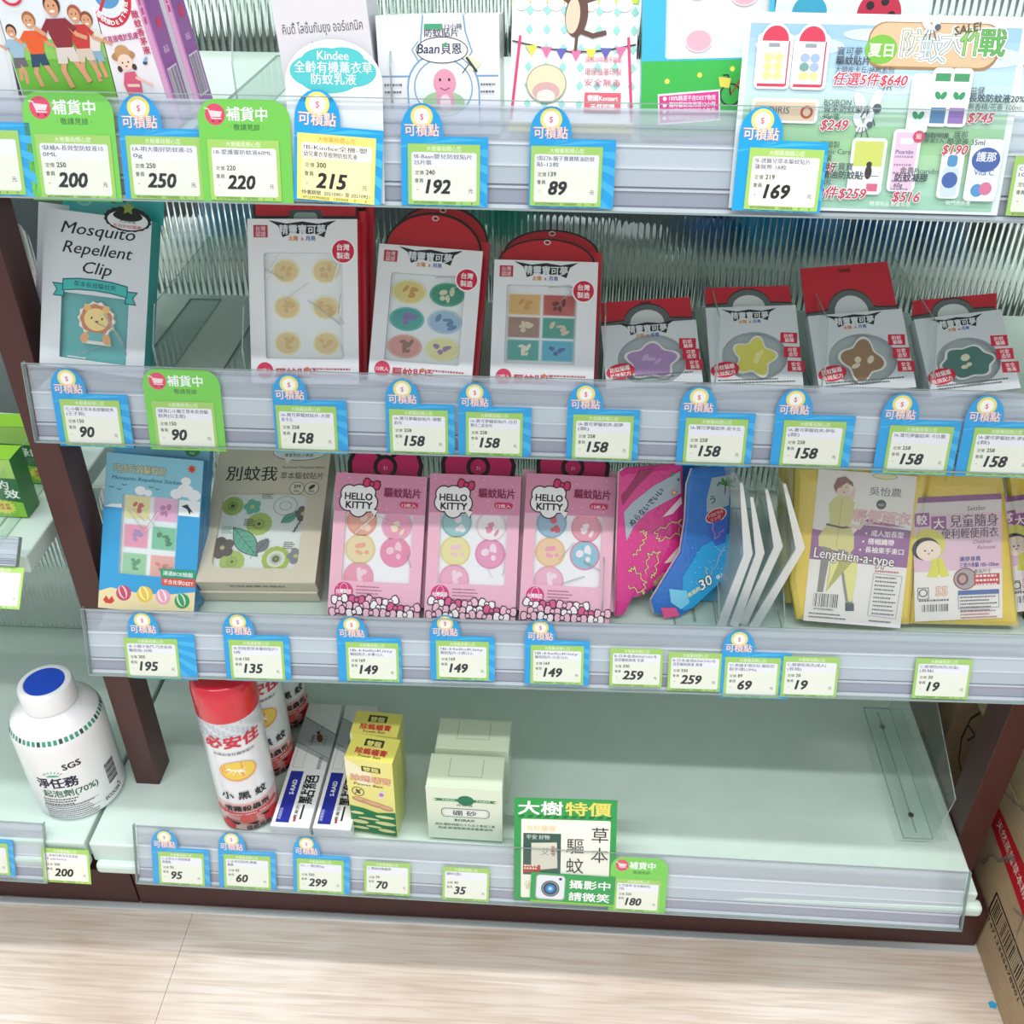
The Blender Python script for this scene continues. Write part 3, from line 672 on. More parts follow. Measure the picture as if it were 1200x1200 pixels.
clip_pack(Mx.Translation((-.0165, .026, .0)) @ M, w_, h_-4, 'grey-edged repellent clip pack standing behind the lettered one', False)

# ---- white packs with red round-topped header (second shelf, middle)
def logo(g, cx, y, k=1.0, dark='23272b'):
    """the dark winged title banner"""
    g.poly([(cx-31*k, y+13*k), (cx-22*k, y+8*k), (cx-18*k, y-2*k), (cx-10*k, y+1*k), (cx+12*k, y+1*k), (cx+20*k, y-2*k), (cx+23*k, y+8*k), (cx+31*k, y+13*k), (cx+14*k, y+10*k), (cx, y+12*k), (cx-14*k, y+10*k)], dark)
    g.text('精靈寶可夢', cx, y+1.3*k, 9.2*k, 'e4eaee', .035, al='c', w=42*k)
    g.text('太陽', cx-4*k, y-4.6*k, 4.6*k, 'e08a2c', .03, al='r'); g.text('&', cx, y-4.6*k, 4*k, 'd0404a', .02, al='c'); g.text('月亮', cx+3*k, y-4.6*k, 4.6*k, '3c62b0', .03)
def redpack(c, lean, label, design, headh, stack=0, arch=True, y0=.763):
    M, w, h = fit(c, y0, D2, lean)
    out = []
    for s_ in range(stack, -1, -1):
        Ms = M @ mm(3.6*s_, 17.4*s_*math.tan(math.radians(lean)), -17*s_)
        lab = label if s_ == 0 else ['', 'red-sided pack right behind the '+design[0]+' pack', 'rearmost red-sided pack in the stack behind the '+design[0]+' pack'][s_]
        t = thing('sticker_pack', lab, 'package', Ms, 'white sticker packs with red headers')
        k = w/92
        win = (-w*.36, h*.155, w*.36, h*.80) if design[1] != 'sq' else (-w*.37, h*.2, w*.31, h*.81)
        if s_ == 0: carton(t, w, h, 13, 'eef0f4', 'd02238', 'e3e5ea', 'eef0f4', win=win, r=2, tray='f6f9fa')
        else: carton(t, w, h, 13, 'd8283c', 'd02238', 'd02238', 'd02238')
        # header card
        g = G(); W = w/2-2
        if arch: P = [(-W, h-1)]+[(-W*math.cos(a), h+headh*math.sin(a)) for a in [i*math.pi/24 for i in range(25)]]+[(W, h-1)]; Q = [(x*.955, (y-h)*.93+h if y > h else y) for x, y in P]
        else: P = [(-W, h-1), (-W, h+headh), (W, h+headh), (W, h-1)]; Q = [(-W+1.5, h-1), (-W+1.5, h+headh), (W-1.5, h+headh), (W-1.5, h-1)]
        g.prism(P, -13, -12, '16181a', 'a01828'); g.z = -11.95; g.poly(Q, 'cf1f34')
        if arch: g.ell(0, h+headh*.84, 3, 2.2, 'e9d8d8'); g.ell(0, h+headh*.84, 2, 1.3, '8a1422')
        else:
            g.rect(-W, h-1, W, h+4, '2a2e32')
            g.poly([(-16, h-1), (-13, h+9), (13, h+9), (16, h-1)], '4c5558'); g.rr(-10, h-1, 10, h+7, 4, '9fb0b0', True)
        g.build('header_card', GLOSS, t)
        if s_: continue
        g = G(z=.08)
        g.rect(-w/2+5*k, h-15*k, -w/2+17*k, h-5*k, 'b8354e'); g.text('台灣', -w/2+11*k, h-9.6*k, 4.4*k, 'f3dfe2', .02, al='c'); g.text('認證', -w/2+11*k, h-14*k, 4.4*k, 'f3dfe2', .02, al='c')
        logo(g, 0, h-13*k, k*.92)
        g.ell(w/2-12*k, h-26*k, 10.4*k, 10.4*k, 'fafafa'); g.ell(w/2-12*k, h-26*k, 9.2*k, 9.2*k, 'd22248')
        g.text('台灣', w/2-12*k, h-24.8*k, 5.6*k, 'ffffff', .03, al='c'); g.text('製造', w/2-12*k, h-31.6*k, 5.6*k, 'ffffff', .03, al='c')
        g.ell(-w/2+12*k, 11*k, 7*k, 7*k, 'd8365c'); g.text('12枚入', -w/2+12*k, 9.6*k, 4*k, 'ffffff', .02, al='c', w=11*k)
        g.text('驅蚊貼片', -w/2+21*k, 6*k, 8.6*k, 'c62a48', .04, w=36*k)
        g.micro(6*k, 12*k, w/2-5, 1, 4, 1.5, 'c05a6c', 3); g.micro(6*k, 7*k, w/2-5, 1, 4, 1.5, 'c05a6c', 4); g.ell(2*k, 12.6*k, 1.8*k, 1.8*k, 'd87a4a', 12)
        g.build('printing', PAPER, t)
        a, b, c_, e = win; ww, hh = c_-a, e-b
        if design[1] == 'face': stickers(t, [(a+ww*(.27+.5*i), b+hh*(.84-.34*j)-1) for j in range(3) for i in range(2)], ww*.17, hh*.11, [('e9cf93', 'f3eeb4', 'dcb878')]*6)
        elif design[1] == 'disc': stickers(t, [(a+ww*(.25+.51*i), b+hh*(.80-.31*j)) for j in range(3) for i in range(2)], ww*.235, hh*.135, [('e8d98c', 'f2edb4', 'd2a05a'), ('3f9a7c', '67b59b', 'e4dfc4'), ('2fa59e', '56bcb4', '7a6aa8'), ('9cc0dc', 'b8d2e6', '5a82b0'), ('dc9a8c', 'e6b0a4', '8a6252'), ('ece9a4', 'f2f0c0', '9a7cac')])
        else: stickers(t, [(a+ww*(.26+.49*i), b+hh*(.76-.29*j)) for j in range(3) for i in range(2)], ww*.225, hh*.13, [('e6b878', 'efcf9c', 'd69c56'), ('c45e58', 'd88078', '6a3634'), ('a07a68', 'b8988a', 'd8cdb0'), ('2f9d8e', '58b6a8', 'd9c8a8'), ('3fa79e', '6cbdb2', 'e9e6cc'), ('45b4d2', '7acbe0', '2c5aa8')], 'sq')
        if design[1] == 'face': creases(t, *win, seed=3, n=9)
        else: creases(t, *win, seed=6, n=2)
        out.append(t)
redpack([(289, 258), (418, 259), (421, 463), (295.5, 460)], 27, 'tall white pack with six pale yellow round stickers and flat red header', ('pale yellow sticker', 'face'), 17, 2, False)
redpack([(448, 292), (567, 296), (554, 452), (430, 450)], 35, 'white pack with six round multicoloured stickers and red arched header', ('round sticker', 'disc'), 33, 1)
redpack([(582, 305.6), (699, 308), (697.5, 464), (571, 461)], 35, 'white pack with six square stickers and red arched header', ('square sticker', 'sq'), 22, 1)
# ---- flat grey-white clip packs leaning far back (second shelf, right)
def clipcard(c, label, col, col2, headh, slant, seed, blob):
    M, w, h = fit(c, .764, D2, 50, d=14)
    t = thing('clip_package', label, 'package', M, 'pale clip packs on the right of the second shelf')
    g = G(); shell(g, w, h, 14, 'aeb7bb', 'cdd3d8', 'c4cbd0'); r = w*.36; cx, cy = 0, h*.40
    O = []; I = []
    n = 40
    for i in range(n):
        a = 2*math.pi*i/n; I.append((cx+r*math.cos(a), cy+r*.8*math.sin(a)))
        s_ = min((w/2)/max(abs(math.cos(a)), 1e-6), ((h-cy) if math.sin(a) > 0 else cy)/max(abs(math.sin(a)), 1e-6)); O.append((cx+s_*math.cos(a), cy+s_*math.sin(a)))
    P = [(*p, 0) for p in O]+[(*p, 0) for p in I]+[(*p, -5) for p in I]
    F = []
    for i in range(n): j = (i+1) % n; F += [(i, j, n+j, n+i), (n+i, n+j, 2*n+j, 2*n+i)]
    g.mesh(P, F, ['d9dee3' if q % 2 == 0 else 'b6bec4' for q in range(2*n)])
    for (x, y) in ((-w/2, 0), (w/2, 0), (w/2, h), (-w/2, h)):   # corners of the face
        k = min(range(n), key=lambda i: (O[i][0]-x)**2+(O[i][1]-y)**2)
        for kk in (k-1, k, k+1):
            a, b = O[kk % n], O[(kk+1) % n]; g.face([(x, y, -.01), (*a, -.01), (*b, -.01)], 'd9dee3')
    g.build('carton', GLOSS, t)
    g = G(); g.ell(cx, cy, r+1, r*.8+1, 'bcc6ca'); g.v = [(x, y, -5.2) for x, y, z in g.v]; g.build('tray', PAPER, t)
    g = G(); g.poly(I, 'ffffff', z=-.5); g.build('window_film', FILM, t)
    # printed fold-over header
    g = G(); W = w/2
    hx = slant
    P = [(-W+1, h-1), (W-1, h-1), (W-2+hx, h+headh-abs(hx)*.3), (-W+2+hx*.6, h+headh)]
    g.prism(P, -8, -7, 'cb2038', 'a01828'); g.z = -6.95
    e0 = min(headh*.5, 16)
    band = [(-W+1, h-1), (W-1, h-1), (W-1, h+5), (W*.62, h+6)]+[(W*.50*math.cos(a_), h+3+(e0+5)*math.sin(a_)) for a_ in [i*math.pi/16 for i in range(1, 16)]]+[(-W*.62, h+6), (-W+1, h+5)]
    g.poly([(x*1.0, y+1.2 if y > h else y) for x, y in band], '22262a'); g.poly(band, '646d70'); g.ell(0, h+3, W*.36, e0, 'dde2e4', a0=-12, a1=192)
    g.rr(-5, h+headh*.86, 5, h+headh*.93, .8, '7a1422')
    g.build('header_card', GLOSS, t)
    g = G(z=.1); logo(g, -w*.02, h*.845, w/92*.9)
    for k, s_ in enumerate(('防蚊驅離', '可愛造型', '安全無毒')):
        x0, y0 = w*.29+k*1.9, h*(.55-.17*k)
        g.poly([(x0, y0), (x0+14, y0-1.2), (x0+15, y0+8.5), (x0+1, y0+9.5)], 'd02444'); g.text(s_[:2], x0+7.6, y0+4.6, 4, 'ffffff', .025, al='c'); g.text(s_[2:], x0+7.9, y0+.6, 4, 'ffffff', .025, al='c')
    g.ell(-w*.34, h*.25, 12, 7, 'd02444', rot=8); g.text('防蚊驅離', -w*.34, h*.25+.4, 5, 'ffffff', .025, al='c', w=17, rot=8); g.text('長效配方', -w*.34, h*.25-4.8, 4.4, 'ffffff', .025, al='c', w=18, rot=8)
    g.micro(-w/2+6, 9, w/2-6, 2, 2.6, 1.2, '4a5054', seed)
    g.build('printing', PAPER, t)
    g = G(); P = [(x*1.0, y*1.0) for x, y in blob]; e = [(x*1.12, y*1.12) for x, y in blob]
    g.prism(e, 0, 3, 'f2f2ee'); g.z = 3.05; g.poly(P, col)
    R = random.Random(seed)
    for q in range(3): g.ell(R.uniform(-7, 7), R.uniform(-5, 5), R.uniform(2, 4.5), R.uniform(1.5, 3.5), col2, 14, rot=R.uniform(0, 90))
    g.build('repellent_clip', GLOSS, t, M=mm(0, cy, -4.6))
def blobf(rx, ry, n, d, ph=0): return [(rx*(1+d*math.sin(n*(i*math.pi/20)+ph))*math.cos(i*math.pi/20), ry*(1+d*math.sin(n*(i*math.pi/20)+ph))*math.sin(i*math.pi/20)) for i in range(40)]
clipcard([(706, 384), (809, 385), (826, 452), (706, 450)], 'grey clip pack with a purple clip in its round window', 'b38ac4', 'cfb0da', 25, 0, 1, blobf(19, 14, 5, .16, .4))
clipcard([(828, 363), (927, 363), (943, 452), (830, 450)], 'grey clip pack with a yellow clip in its round window', 'e8df58', 'f5f0a0', 22, 0, 2, blobf(15, 15, 5, .2, 1.2))
clipcard([(945, 373), (1050, 373), (1073, 455), (955, 453)], 'grey clip pack with a brown clip and tall red header', '9c7350', 'e9dcc2', 48, 0, 3, blobf(15, 16, 4, .2, 2.6))
clipcard([(1072, 377), (1160, 377), (1197, 457), (1080, 455)], 'grey clip pack with a dark teal clip and slanting red header', '2f7470', 'efe6c8', 20, 6, 4, blobf(20, 13, 6, .1, .9))

# ---- third shelf: blue, beige and pink packs
def bluepack():
    M, w, h = fit([(129, 537), (242, 540), (229, 713), (116, 708)], .746, D3, 31)
    for s_ in (1, 0):
        t = thing('patch_pack', ['blue seaside pack with pink and green square stickers in its window', 'blue pack standing behind the seaside pack, its top edge showing'][s_], 'package', M @ mm(0, 15*s_*math.tan(math.radians(31)), -15*s_), 'blue patch packs')
        win = (-w*.31, h*.235, w*.27, h*.745)
        if s_:
            carton(t, w, h+6, 12, '6fb7d6', '2583b8')
            g = G(z=.1); g.ell(w*.32, h+1, 8, 8, '2f9a5a'); g.text('30', w*.32, h-.5, 7, 'f2f6e8', .03, al='c'); g.text('PCS', w*.32, h-4.6, 3, 'f2f6e8', .03, al='c')
            g.ell(-w*.32, h+1, 6, 5, '1b2b33'); g.ell(-w*.32, h+1, 3.8, 2.8, '6fb7d6'); g.build('printing', PAPER, t); continue
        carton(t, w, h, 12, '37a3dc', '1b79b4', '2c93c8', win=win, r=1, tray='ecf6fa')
        creases(t, *win, seed=11, n=4)
        cols = [('e9e2a0', 'f0ecb8', 'c45a50'), ('eeb6d8', 'f4cbe4', 'c07ab0'), ('ec9cb8', 'f3b8cc', 'a88cc0'), ('7cc8a4', 'a0d8bc', '3c8a5c'), ('9cd0a8', 'b8dcc0', '58a070'), ('ecb0a8', 'f2c8c0', 'd88878')]
        a, b, c, e = win; ww, hh = c-a, e-b
        stickers(t, [(a+ww*(.25+.5*i), b+hh*(.84-.36*j)) for j in range(3) for i in range(2)], ww*.215, hh*.145, cols, 'sq')
        # print in pieces around the window (sky, clouds, sea, sand)
        g = G(z=.06)
        sky = '8ccbe0'
        g.rect(-w/2+.2, e+.2, w/2-.2, h-.2, sky); g.rect(-w/2+.2, h*.66, a-.3, e+.3, sky); g.rect(c+.3, h*.66, w/2-.2, e+.3, sky)
        for cx, cy, r in ((w*.33, h*.80, 8), (w*.24, h*.775, 6), (w*.42, h*.775, 7), (w*.33, h*.86, 5), (-w*.13, h*.775, 5.5), (-w*.05, h*.765, 4)): g.ell(cx, cy, r, r*.8, 'f1f6f8')
        g.rect(c+.4, h*.64, w/2-1, h*.74, 'eef5f8'); g.poly([(-w/2, h*.655), (a-.3, h*.655), (a-.3, h*.68), (-w*.42, h*.675)], 'eef5f8')
        g.text('巧虎長效驅蚊貼', -w*.42, h*.885, 9, '3f7f94', .075, w=w*.54); g.text('巧虎長效驅蚊貼', -w*.42, h*.885, 9, 'e9dca0', .02, w=w*.54)
        g.text('Mosquito Repellent Sticker', -w*.43, h*.835, 5, '2c6884', .02, .2, w=w*.72)
        g.burst(w*.385, h*.94, 2.6, 5, 8, 'e05a3c'); g.ell(w*.385, h*.94, 2.4, 2.4, 'c8402c', 14)
        for x, y in ((-.43, .78), (-.35, .77), (-.30, .80), (-.02, .80), (.04, .79)): g.line([(w*x-2.4, h*y+1), (w*x, h*y), (w*x+2.4, h*y+1)], .6, '2c4a58')
        g.poly([(w*.30, h*.70), (w*.36, h*.715), (w*.43, h*.66), (w*.40, h*.672), (w*.39, h*.65), (w*.36, h*.685)], '243a4c')
        g.poly([(-w/2+.2, .2), (w/2-.2, .2), (w/2-.2, h*.16), (w*.2, h*.125), (-w*.1, h*.12), (-w*.38, h*.14), (-w/2+.2, h*.11)], 'eedfb0')
        g.poly([(-w*.45, h*.055), (-w*.42, h*.085), (-w*.39, h*.06), (-w*.36, h*.085), (-w*.33, h*.055), (-w*.36, h*.035), (-w*.42, h*.035)], 'd8483c')
        # picnic things on the sand (plain coloured balls, towel and bucket)
        for cx, cy, r, q, q2 in ((-.24, .11, 7.5, 'c8506c', 'f2c8d4'), (-.02, .115, 8, 'f0cc4c', 'fff2c0'), (.17, .11, 7.5, 'f2a8c0', 'fdf2f6'), (.37, .095, 7.5, '3c9c68', 'cfe8c8')):
            g.ell(w*cx, h*cy, r, r, q); g.ell(w*cx-1, h*cy+1, r*.55, r*.9, q2, rot=25); g.ell(w*cx-1, h*cy+1, r*.3, r*.86, q, rot=25)
        g.poly([(w*.12, h*.29), (w*.14, h*.235), (w/2-.4, h*.245), (w/2-.4, h*.30)], '2f9f78'); g.text('通過BOE檢驗', w*.155, h*.253, 5, 'ffffff', .02, w=w*.31)
        g.poly([(w*.14, h*.232), (w*.15, h*.185), (w/2-.4, h*.19), (w/2-.4, h*.241)], 'd8573e'); g.text('不含化學DEET', w*.165, h*.198, 5, 'ffffff', .02, w=w*.31)
        g.build('printing', PAPER, t)
bluepack()
def beigebox():
    M, w, h = fit([(256, 526), (388.5, 530), (368, 684), (232, 681)], .762, D3, 64, d=40)
    # two boxes, one lying on the other
    for s_ in (1, 0):
        t = thing('patch_box', ['upper beige box with a leaf-patterned window and hand-lettered title', 'lower beige box under the leaf-patterned one'][s_] if False else ['upper beige box with a leaf-patterned window and hand-lettered title', 'lower beige box lying under the leaf-patterned one'][s_], 'package', M @ mm(-2*s_, -2.0*s_, -20.5*s_), 'beige patch boxes')
        win = (-w*.395, h*.10, w*.33, h*.655)
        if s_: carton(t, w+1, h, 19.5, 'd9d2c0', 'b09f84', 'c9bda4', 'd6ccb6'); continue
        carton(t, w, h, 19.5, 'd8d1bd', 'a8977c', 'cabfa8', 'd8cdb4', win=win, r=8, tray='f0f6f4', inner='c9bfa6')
        g = G(z=.1)
        g.text('別蚊我', -w*.40, h*.755, 19, '2a2c2a', .02, w=w*.45); g.text('Botanical Mosquito Patch', w*.09, h*.845, 3.4, '4a4a44', .012, w=w*.37); g.text('草本驅蚊貼片', w*.08, h*.765, 9, '4c4e48', .01, w=w*.38)
        g.ell(w*.22, h*.97, w*.24, 10, '3a3c3a'); g.ell(w*.22, h*.97, w*.235, 9.3, 'eaf0ee'); g.poly([(w*.10, h*.92), (w*.16, h*.92), (w*.12, h*.88)], 'eaf0ee'); g.text('有效驅離', w*.20, h*.985, 6, 'a83a44', .03, al='c', w=24); g.text('專業對抗小黑蚊', w*.22, h*.935, 5, '3a3c3a', .02, al='c', w=30)
        for cx, s2 in ((w*.24, '3M'), (w*.37, '')):
            g.ell(cx, h*.69, 7.6, 7.6, '4a4c46'); g.ell(cx, h*.69, 7, 7, 'e2dcca')
            if s2: g.text('3M', cx, h*.69, 6, '3c3e3a', .03, al='c')
            else: g.ell(cx, h*.70, 4, 2, '3c3e3a', rot=40)
            g.text('膠貼', cx, h*.66, 3, '3c3e3a', .02, al='c')
        g.build('printing', PAPER, t)
        # patterned patch sheet inside
        g = G(z=-4.15, dz=.011); Y = lambda v: h*.10+(h*.555)*v; X = lambda v: -w*.395+w*.725*v
        for u, v, r, q, q2 in ((.12, .84, 10.5, 'a9c465', '2c3826'), (.47, .60, 12.5, 'b4cc6a', '3c4a28'), (.22, .10, 12, 'b6cf72', '6c8840'), (.73, .14, 13.5, 'b0c85c', 'eef0e0')):
            g.lobes(X(u), Y(v), r, r, 14, q, .06)
            if q2 == 'eef0e0': g.ell(X(u), Y(v), r*.68, r*.68, 'e8ecdc'); g.burst(X(u), Y(v), r*.2, r*.6, 18, '4a4c40'); g.ell(X(u), Y(v), 2, 2, '8a9a60', 10)
            else:
                for k in range(14): a = k*.449; g.line([(X(u)+r*.3*math.cos(a), Y(v)+r*.3*math.sin(a)), (X(u)+r*.5*math.cos(a), Y(v)+r*.5*math.sin(a))], .6, q2)
                g.ell(X(u), Y(v), 2, 2, q2, 10)
        for u, v, r, q in ((.36, .83, 8, '68bfa6'), (.08, .28, 11, '6a5f60'), (.96, .18, 8, '8a8c98'), (.98, .74, 8, '6a5f60')): g.lobes(X(u), Y(v), r*.85, r*.85, 5, q, .35); g.ell(X(u), Y(v), 2.4, 2.4, 'c9c98a', 10)
        def leaf(cx, cy, L, W_, rot, q, vein):
            P = [(t_*L, W_*math.sin(math.pi*(t_+.5))**1.0) for t_ in [i/12-.5 for i in range(13)]]; P += [(x, -y) for x, y in P[::-1]]
            c, s3 = math.cos(rot), math.sin(rot); T_ = lambda p: (cx+p[0]*c-p[1]*s3, cy+p[0]*s3+p[1]*c)
            g.poly([T_(p) for p in P], vein); g.poly([T_((x*.95, y*.92)) for x, y in P], q); g.line([T_((-L/2, 0)), T_((L/2, 0))], .5, vein)
            for k in range(-2, 3):
                for sg in (-1, 1): g.line([T_((k*L/6, 0)), T_((k*L/6+L/9, sg*W_*.65))], .35, vein)
        leaf(X(.34), Y(.36), 44, 10.5, -.85, '6fb8a0', '2c5a4c'); leaf(X(.82), Y(.68), 19, 5, .6, '62b59c', '2c5a4c'); leaf(X(.55), Y(.31), 19, 6, 1.0, '858792', '4a4c54')
        for u, v in ((.52, .97), (.86, .30), (.10, .50), (.35, .60)): 
            for k in range(4): g.micro(X(u)-5, Y(v)+4-k*2.2, X(u)+6, 1, 2, 1.0, '4a5450' if u > .3 else '88b8a8', k)
        for k in range(7): g.ell(X(.90)+k*.9, Y(.50)+k*2.1, 1.6, .8, '33403a', 8, rot=20+60*(k % 2))
        g.ring(X(.76), Y(.84), 12, 11, .5, '8a8e90'); g.ring(X(.76), Y(.84), 6, 5, .5, '8a8e90')
        g.build('patch_sheet', PAPER, t)
        g = G(z=0); g.text('別蚊我草本驅蚊', 0, 0, 5, '3a3c36', .01, al='c', w=56)
        g.build('end_printing', PAPER, t, M=mm(0, -.1, -11) @ Mx.Rotation(math.radians(90), 4, 'X'))
beigebox()
def pinkpack(c, label, cols, seed, extra):
    M, w, h = fit(c, .748, D3, 38, d=14); k = w/90
    t = thing('sticker_pack', label, 'package', M, 'pink sticker packs')
    win = (-w*.37, h*.245, w*.37, h*.725)
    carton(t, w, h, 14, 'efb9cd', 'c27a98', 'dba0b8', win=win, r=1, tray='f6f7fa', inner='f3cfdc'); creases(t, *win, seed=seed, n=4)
    g = G(); W = w/2-6; x0 = -W+3
    P = [(x0, h-2), (x0, h+12)]+[(x0+12-12*math.cos(a), h+12+12*math.sin(a)) for a in [i*math.pi/12 for i in range(7)]]+[(W-12+12*math.sin(a), h+12+12*math.cos(a)) for a in [i*math.pi/12 for i in range(7)]]+[(W, h-2)]
    g.prism(P, -14, -13, 'e7a4bd'); g.z = -12.9
    g.bow(1, h+9, W*.86, 'cf2668', '1d1216')
    g.text('31', 1, h+6, 5, 'f3c4d6', .02, al='c'); g.build('header_card', GLOSS, t)
    g = G(z=.08)
    g.poly([(-w/2+.3, h*.73), (w/2-.3, h*.73), (w/2-.3, h-.3), (-w/2+.3, h-.3)], 'df94b4')
    R = random.Random(seed)
    for q in range(26): g.ell(R.uniform(-w*.47, w*.47), h*R.uniform(.74, .985), .5, .5, 'fbe6ee', 8)
    for e, q in ((1.1, '1d1619'), (0, 'fbfbfb')):   # cloud bubble
        for cx, cy, r in ((-.33, .80, 8.5), (-.22, .76, 8.5), (-.12, .80, 9), (-.22, .85, 9.5), (-.33, .86, 7.5), (-.13, .87, 7.5)): g.ell(w*cx-1, h*cy, (r+e)*k, (r+e)*k, q)
        g.poly([(-w*.12-e, h*.76), (-w*.02, h*.745+e), (-w*.05+e, h*.705-e)], q)
    g.text('HELLO', -w*.235, h*.815, 9.6*k, '17191c', .05, al='c', w=27*k); g.text('KITTY', -w*.225, h*.755, 9.6*k, '17191c', .05, al='c', w=26*k)
    g.bow(-w*.10, h*.93, 8*k, 'd83a70', '1d1216', -.2)
    g.text('驅蚊貼片', w*.04, h*.85, 10*k, '8c2a50', .035, w=36*k); g.rr(w*.22, h*.775, w*.42, h*.815, 2.6*k, 'd02c62'); g.text('12枚入', w*.32, h*.782, 4*k, 'ffffff', .02, al='c', w=14*k)
    g.ell(-w*.335, h*.17, 9*k, 9*k, 'd63a7a'); g.ring(-w*.335, h*.17, 4, 8, .5, 'f7d3e2'); g.text('台灣製造', -w*.335, h*.155, 5*k, 'ffffff', .03, al='c', w=15*k)
    g.micro(-w*.20, h*.205, w*.10, 4, 3.2*k, 1.1*k, 'b06a88', 5)
    for q in range(30): g.ell(R.uniform(-w*.47, w*.47), h*R.uniform(.10, .23), .45, .45, 'fbe6ee', 8)
    # rows of bows along the bottom
    for j, (yy, n, o) in enumerate(((.115, 4, .2), (.072, 5, .5), (.03, 5, .1))):
        for i in range(n): g.bow(-w*.41+(i+o)*w*.185, h*yy, 7.8*k, 'dd5c92' if (i*3+j) % 7 == 3 else 'f4c2d4' if (i+j) % 3 else 'fdf3f6', '1d1619', R.uniform(-.4, .4))
    g.build('printing', PAPER, t)
    a, b, c_, e = win; ww, hh = c_-a, e-b
    stickers(t, [(a+ww*.24, e-hh*.12), (a+ww*.76, e-hh*.16), (a+ww*.24, e-hh*.53), (a+ww*.76, e-hh*.55), (a+ww*.24, b+hh*.06)], ww*.225, ww*.225, cols)
    # the edge of the pack behind
pinkpack([(396, 556), (500.5, 559.6), (492, 730), (382, 727)], 'leftmost pink pack, orange-slice and pink round stickers in its window', [('f0a890', 'e89a88', 'f8d8c8'), ('f0a0c0', 'e8b0c4', 'f8e8c8'), ('ecdcae', 'e4d09c', 'f0a890'), ('ee8cb0', 'e890b0', 'f6d0dc'), ('ee9cb4', 'e6a0b4', 'f6d6e0')], 21, 0)
pinkpack([(506, 556), (610, 559), (605, 721), (496, 719)], 'middle pink pack, teal, yellow and pink round stickers in its window', [('9ccbcc', '7fb8bc', 'f4e8f0'), ('f6f2f2', 'e8d4dc', 'e88aac'), ('efe6a4', 'e6da90', 'f2c8d8'), ('ee9cc4', 'e48cb8', 'f8e2ee'), ('f0b0cc', 'e8a0c0', 'f8dce8')], 22, 0)
pinkpack([(619, 556), (722.5, 561), (715, 724), (607.5, 721)], 'rightmost pink pack, blue, peach and pink round stickers in its window', [('9cc0d8', '88acc8', 'd84a60'), ('f0a0b4', 'e892ac', 'fdf2f4'), ('f3cfa4', 'ecc090', 'f2a0b8'), ('8cc8dc', 'e08cb0', 'fbeef4'), ('f2b8cc', 'e8a8c0', 'f8e0ea')], 23, 0)
# each pink pack has another right behind it
for c, lab in (([(402, 556), (507, 559.6), (498, 730), (388, 727)], 'leftmost'), ([(512, 556), (614, 559), (611, 721), (502, 719)], 'middle'), ([(611, 551), (725, 556), (719, 722), (609, 720)], 'rightmost')):
    M, w, h = fit(c, .766, D3, 38, d=14)
    t = thing('sticker_pack', 'closed pink pack hidden behind the '+lab+' pink pack', 'package', M, 'pink sticker packs'); carton(t, w, h+1, 14, 'efc3d2', 'b86c8c', 'd79ab4')
# ---- pouches and bags: outline traced on their own leaning plane, given real thickness
def pouch(px, y0, deck, lean, yaw, name, label, cat, group, col, th=6, edge=None, mat=None, back='d9d9d9'):
    L, a = math.radians(lean), math.radians(yaw)
    ex = V((math.cos(a), math.sin(a), 0)); b = V((-math.sin(a), math.cos(a), 0)); ey = b*math.sin(L)+V((0, 0, math.cos(L))); n = ex.cross(ey)
    low = max(px, key=lambda p: p[1]); z = deck(at(*low, Y=y0).x) if callable(deck) else deck
    o = V((0, y0, z)); o.x = at(*low, Y=y0).x
    P = [hit(x, y, o, n)-o for x, y in px]; P = [(p.dot(ex)*1000, p.dot(ey)*1000) for p in P]
    my = min(p[1] for p in P)
    o = o+ey*(my/1000)+V((0, 0, -(ey*(my/1000)).z+.0008)) if my < 0 else o
    P = [(x, y-my if my < 0 else y) for x, y in P]
    M = Mx((ex, ey, n)).transposed().to_4x4(); M.translation = o
    M.translation += V((0, 0, th*.001*math.sin(L)))
    t = thing(name, label, cat, M, group)
    cx = sum(p[0] for p in P)/len(P); cy = sum(p[1] for p in P)/len(P); k = len(P); g = G(); VV = []; F = []
    rings = ((1, -th/2), (.99, -th*.35), (.93, -th*.1), (.80, 0))
    for s_, zz in rings: VV += [(cx+(x-cx)*s_, cy+(y-cy)*s_, zz) for x, y in P]
    for r_ in range(3):
        for i in range(k): j = (i+1) % k; F.append((r_*k+i, r_*k+j, (r_+1)*k+j, (r_+1)*k+i))
    F.append(tuple(3*k+i for i in range(k)))
    VV += [(x, y, -th) for x, y in P]; 
    for i in range(k): j = (i+1) % k; F.append((4*k+i, 4*k+j, j, i))
    F.append(tuple(4*k+i for i in range(k-1, -1, -1)))
    g.mesh(VV, F, [col if q < 3*k+1 else back for q in range(len(F))]); g.build('pouch', mat or POUCH, t, smooth=False)
    def loc(x, y):   # photograph pixel -> local millimetres
        h = hit(x, y, M.translation, n)-M.translation; return (h.dot(ex)*1000, h.dot(ey)*1000)
    return t, loc, P
t, loc, P = pouch([(727, 556), (734, 551), (801, 545), (803, 600), (802, 652), (790, 672), (770, 690), (751, 702), (741, 704), (731, 724), (722, 725), (724, 640)], .757, D3, 22, 24, 'refill_pouch', 'pink foil pouch with white title band and yellow wriggly lines', 'pouch', 'foil pouches', 'e03a90')
g = G(z=.2); Q = lambda *p: [loc(*q) for q in p]
g.poly(Q((731, 600), (742, 588), (765, 570), (797, 552), (798, 578), (780, 588), (758, 600), (743, 616), (734, 634)), 'aebfca')
g.poly(Q((728, 582), (750, 552), (768, 549), (745, 572), (730, 592)), '9c2a5a')
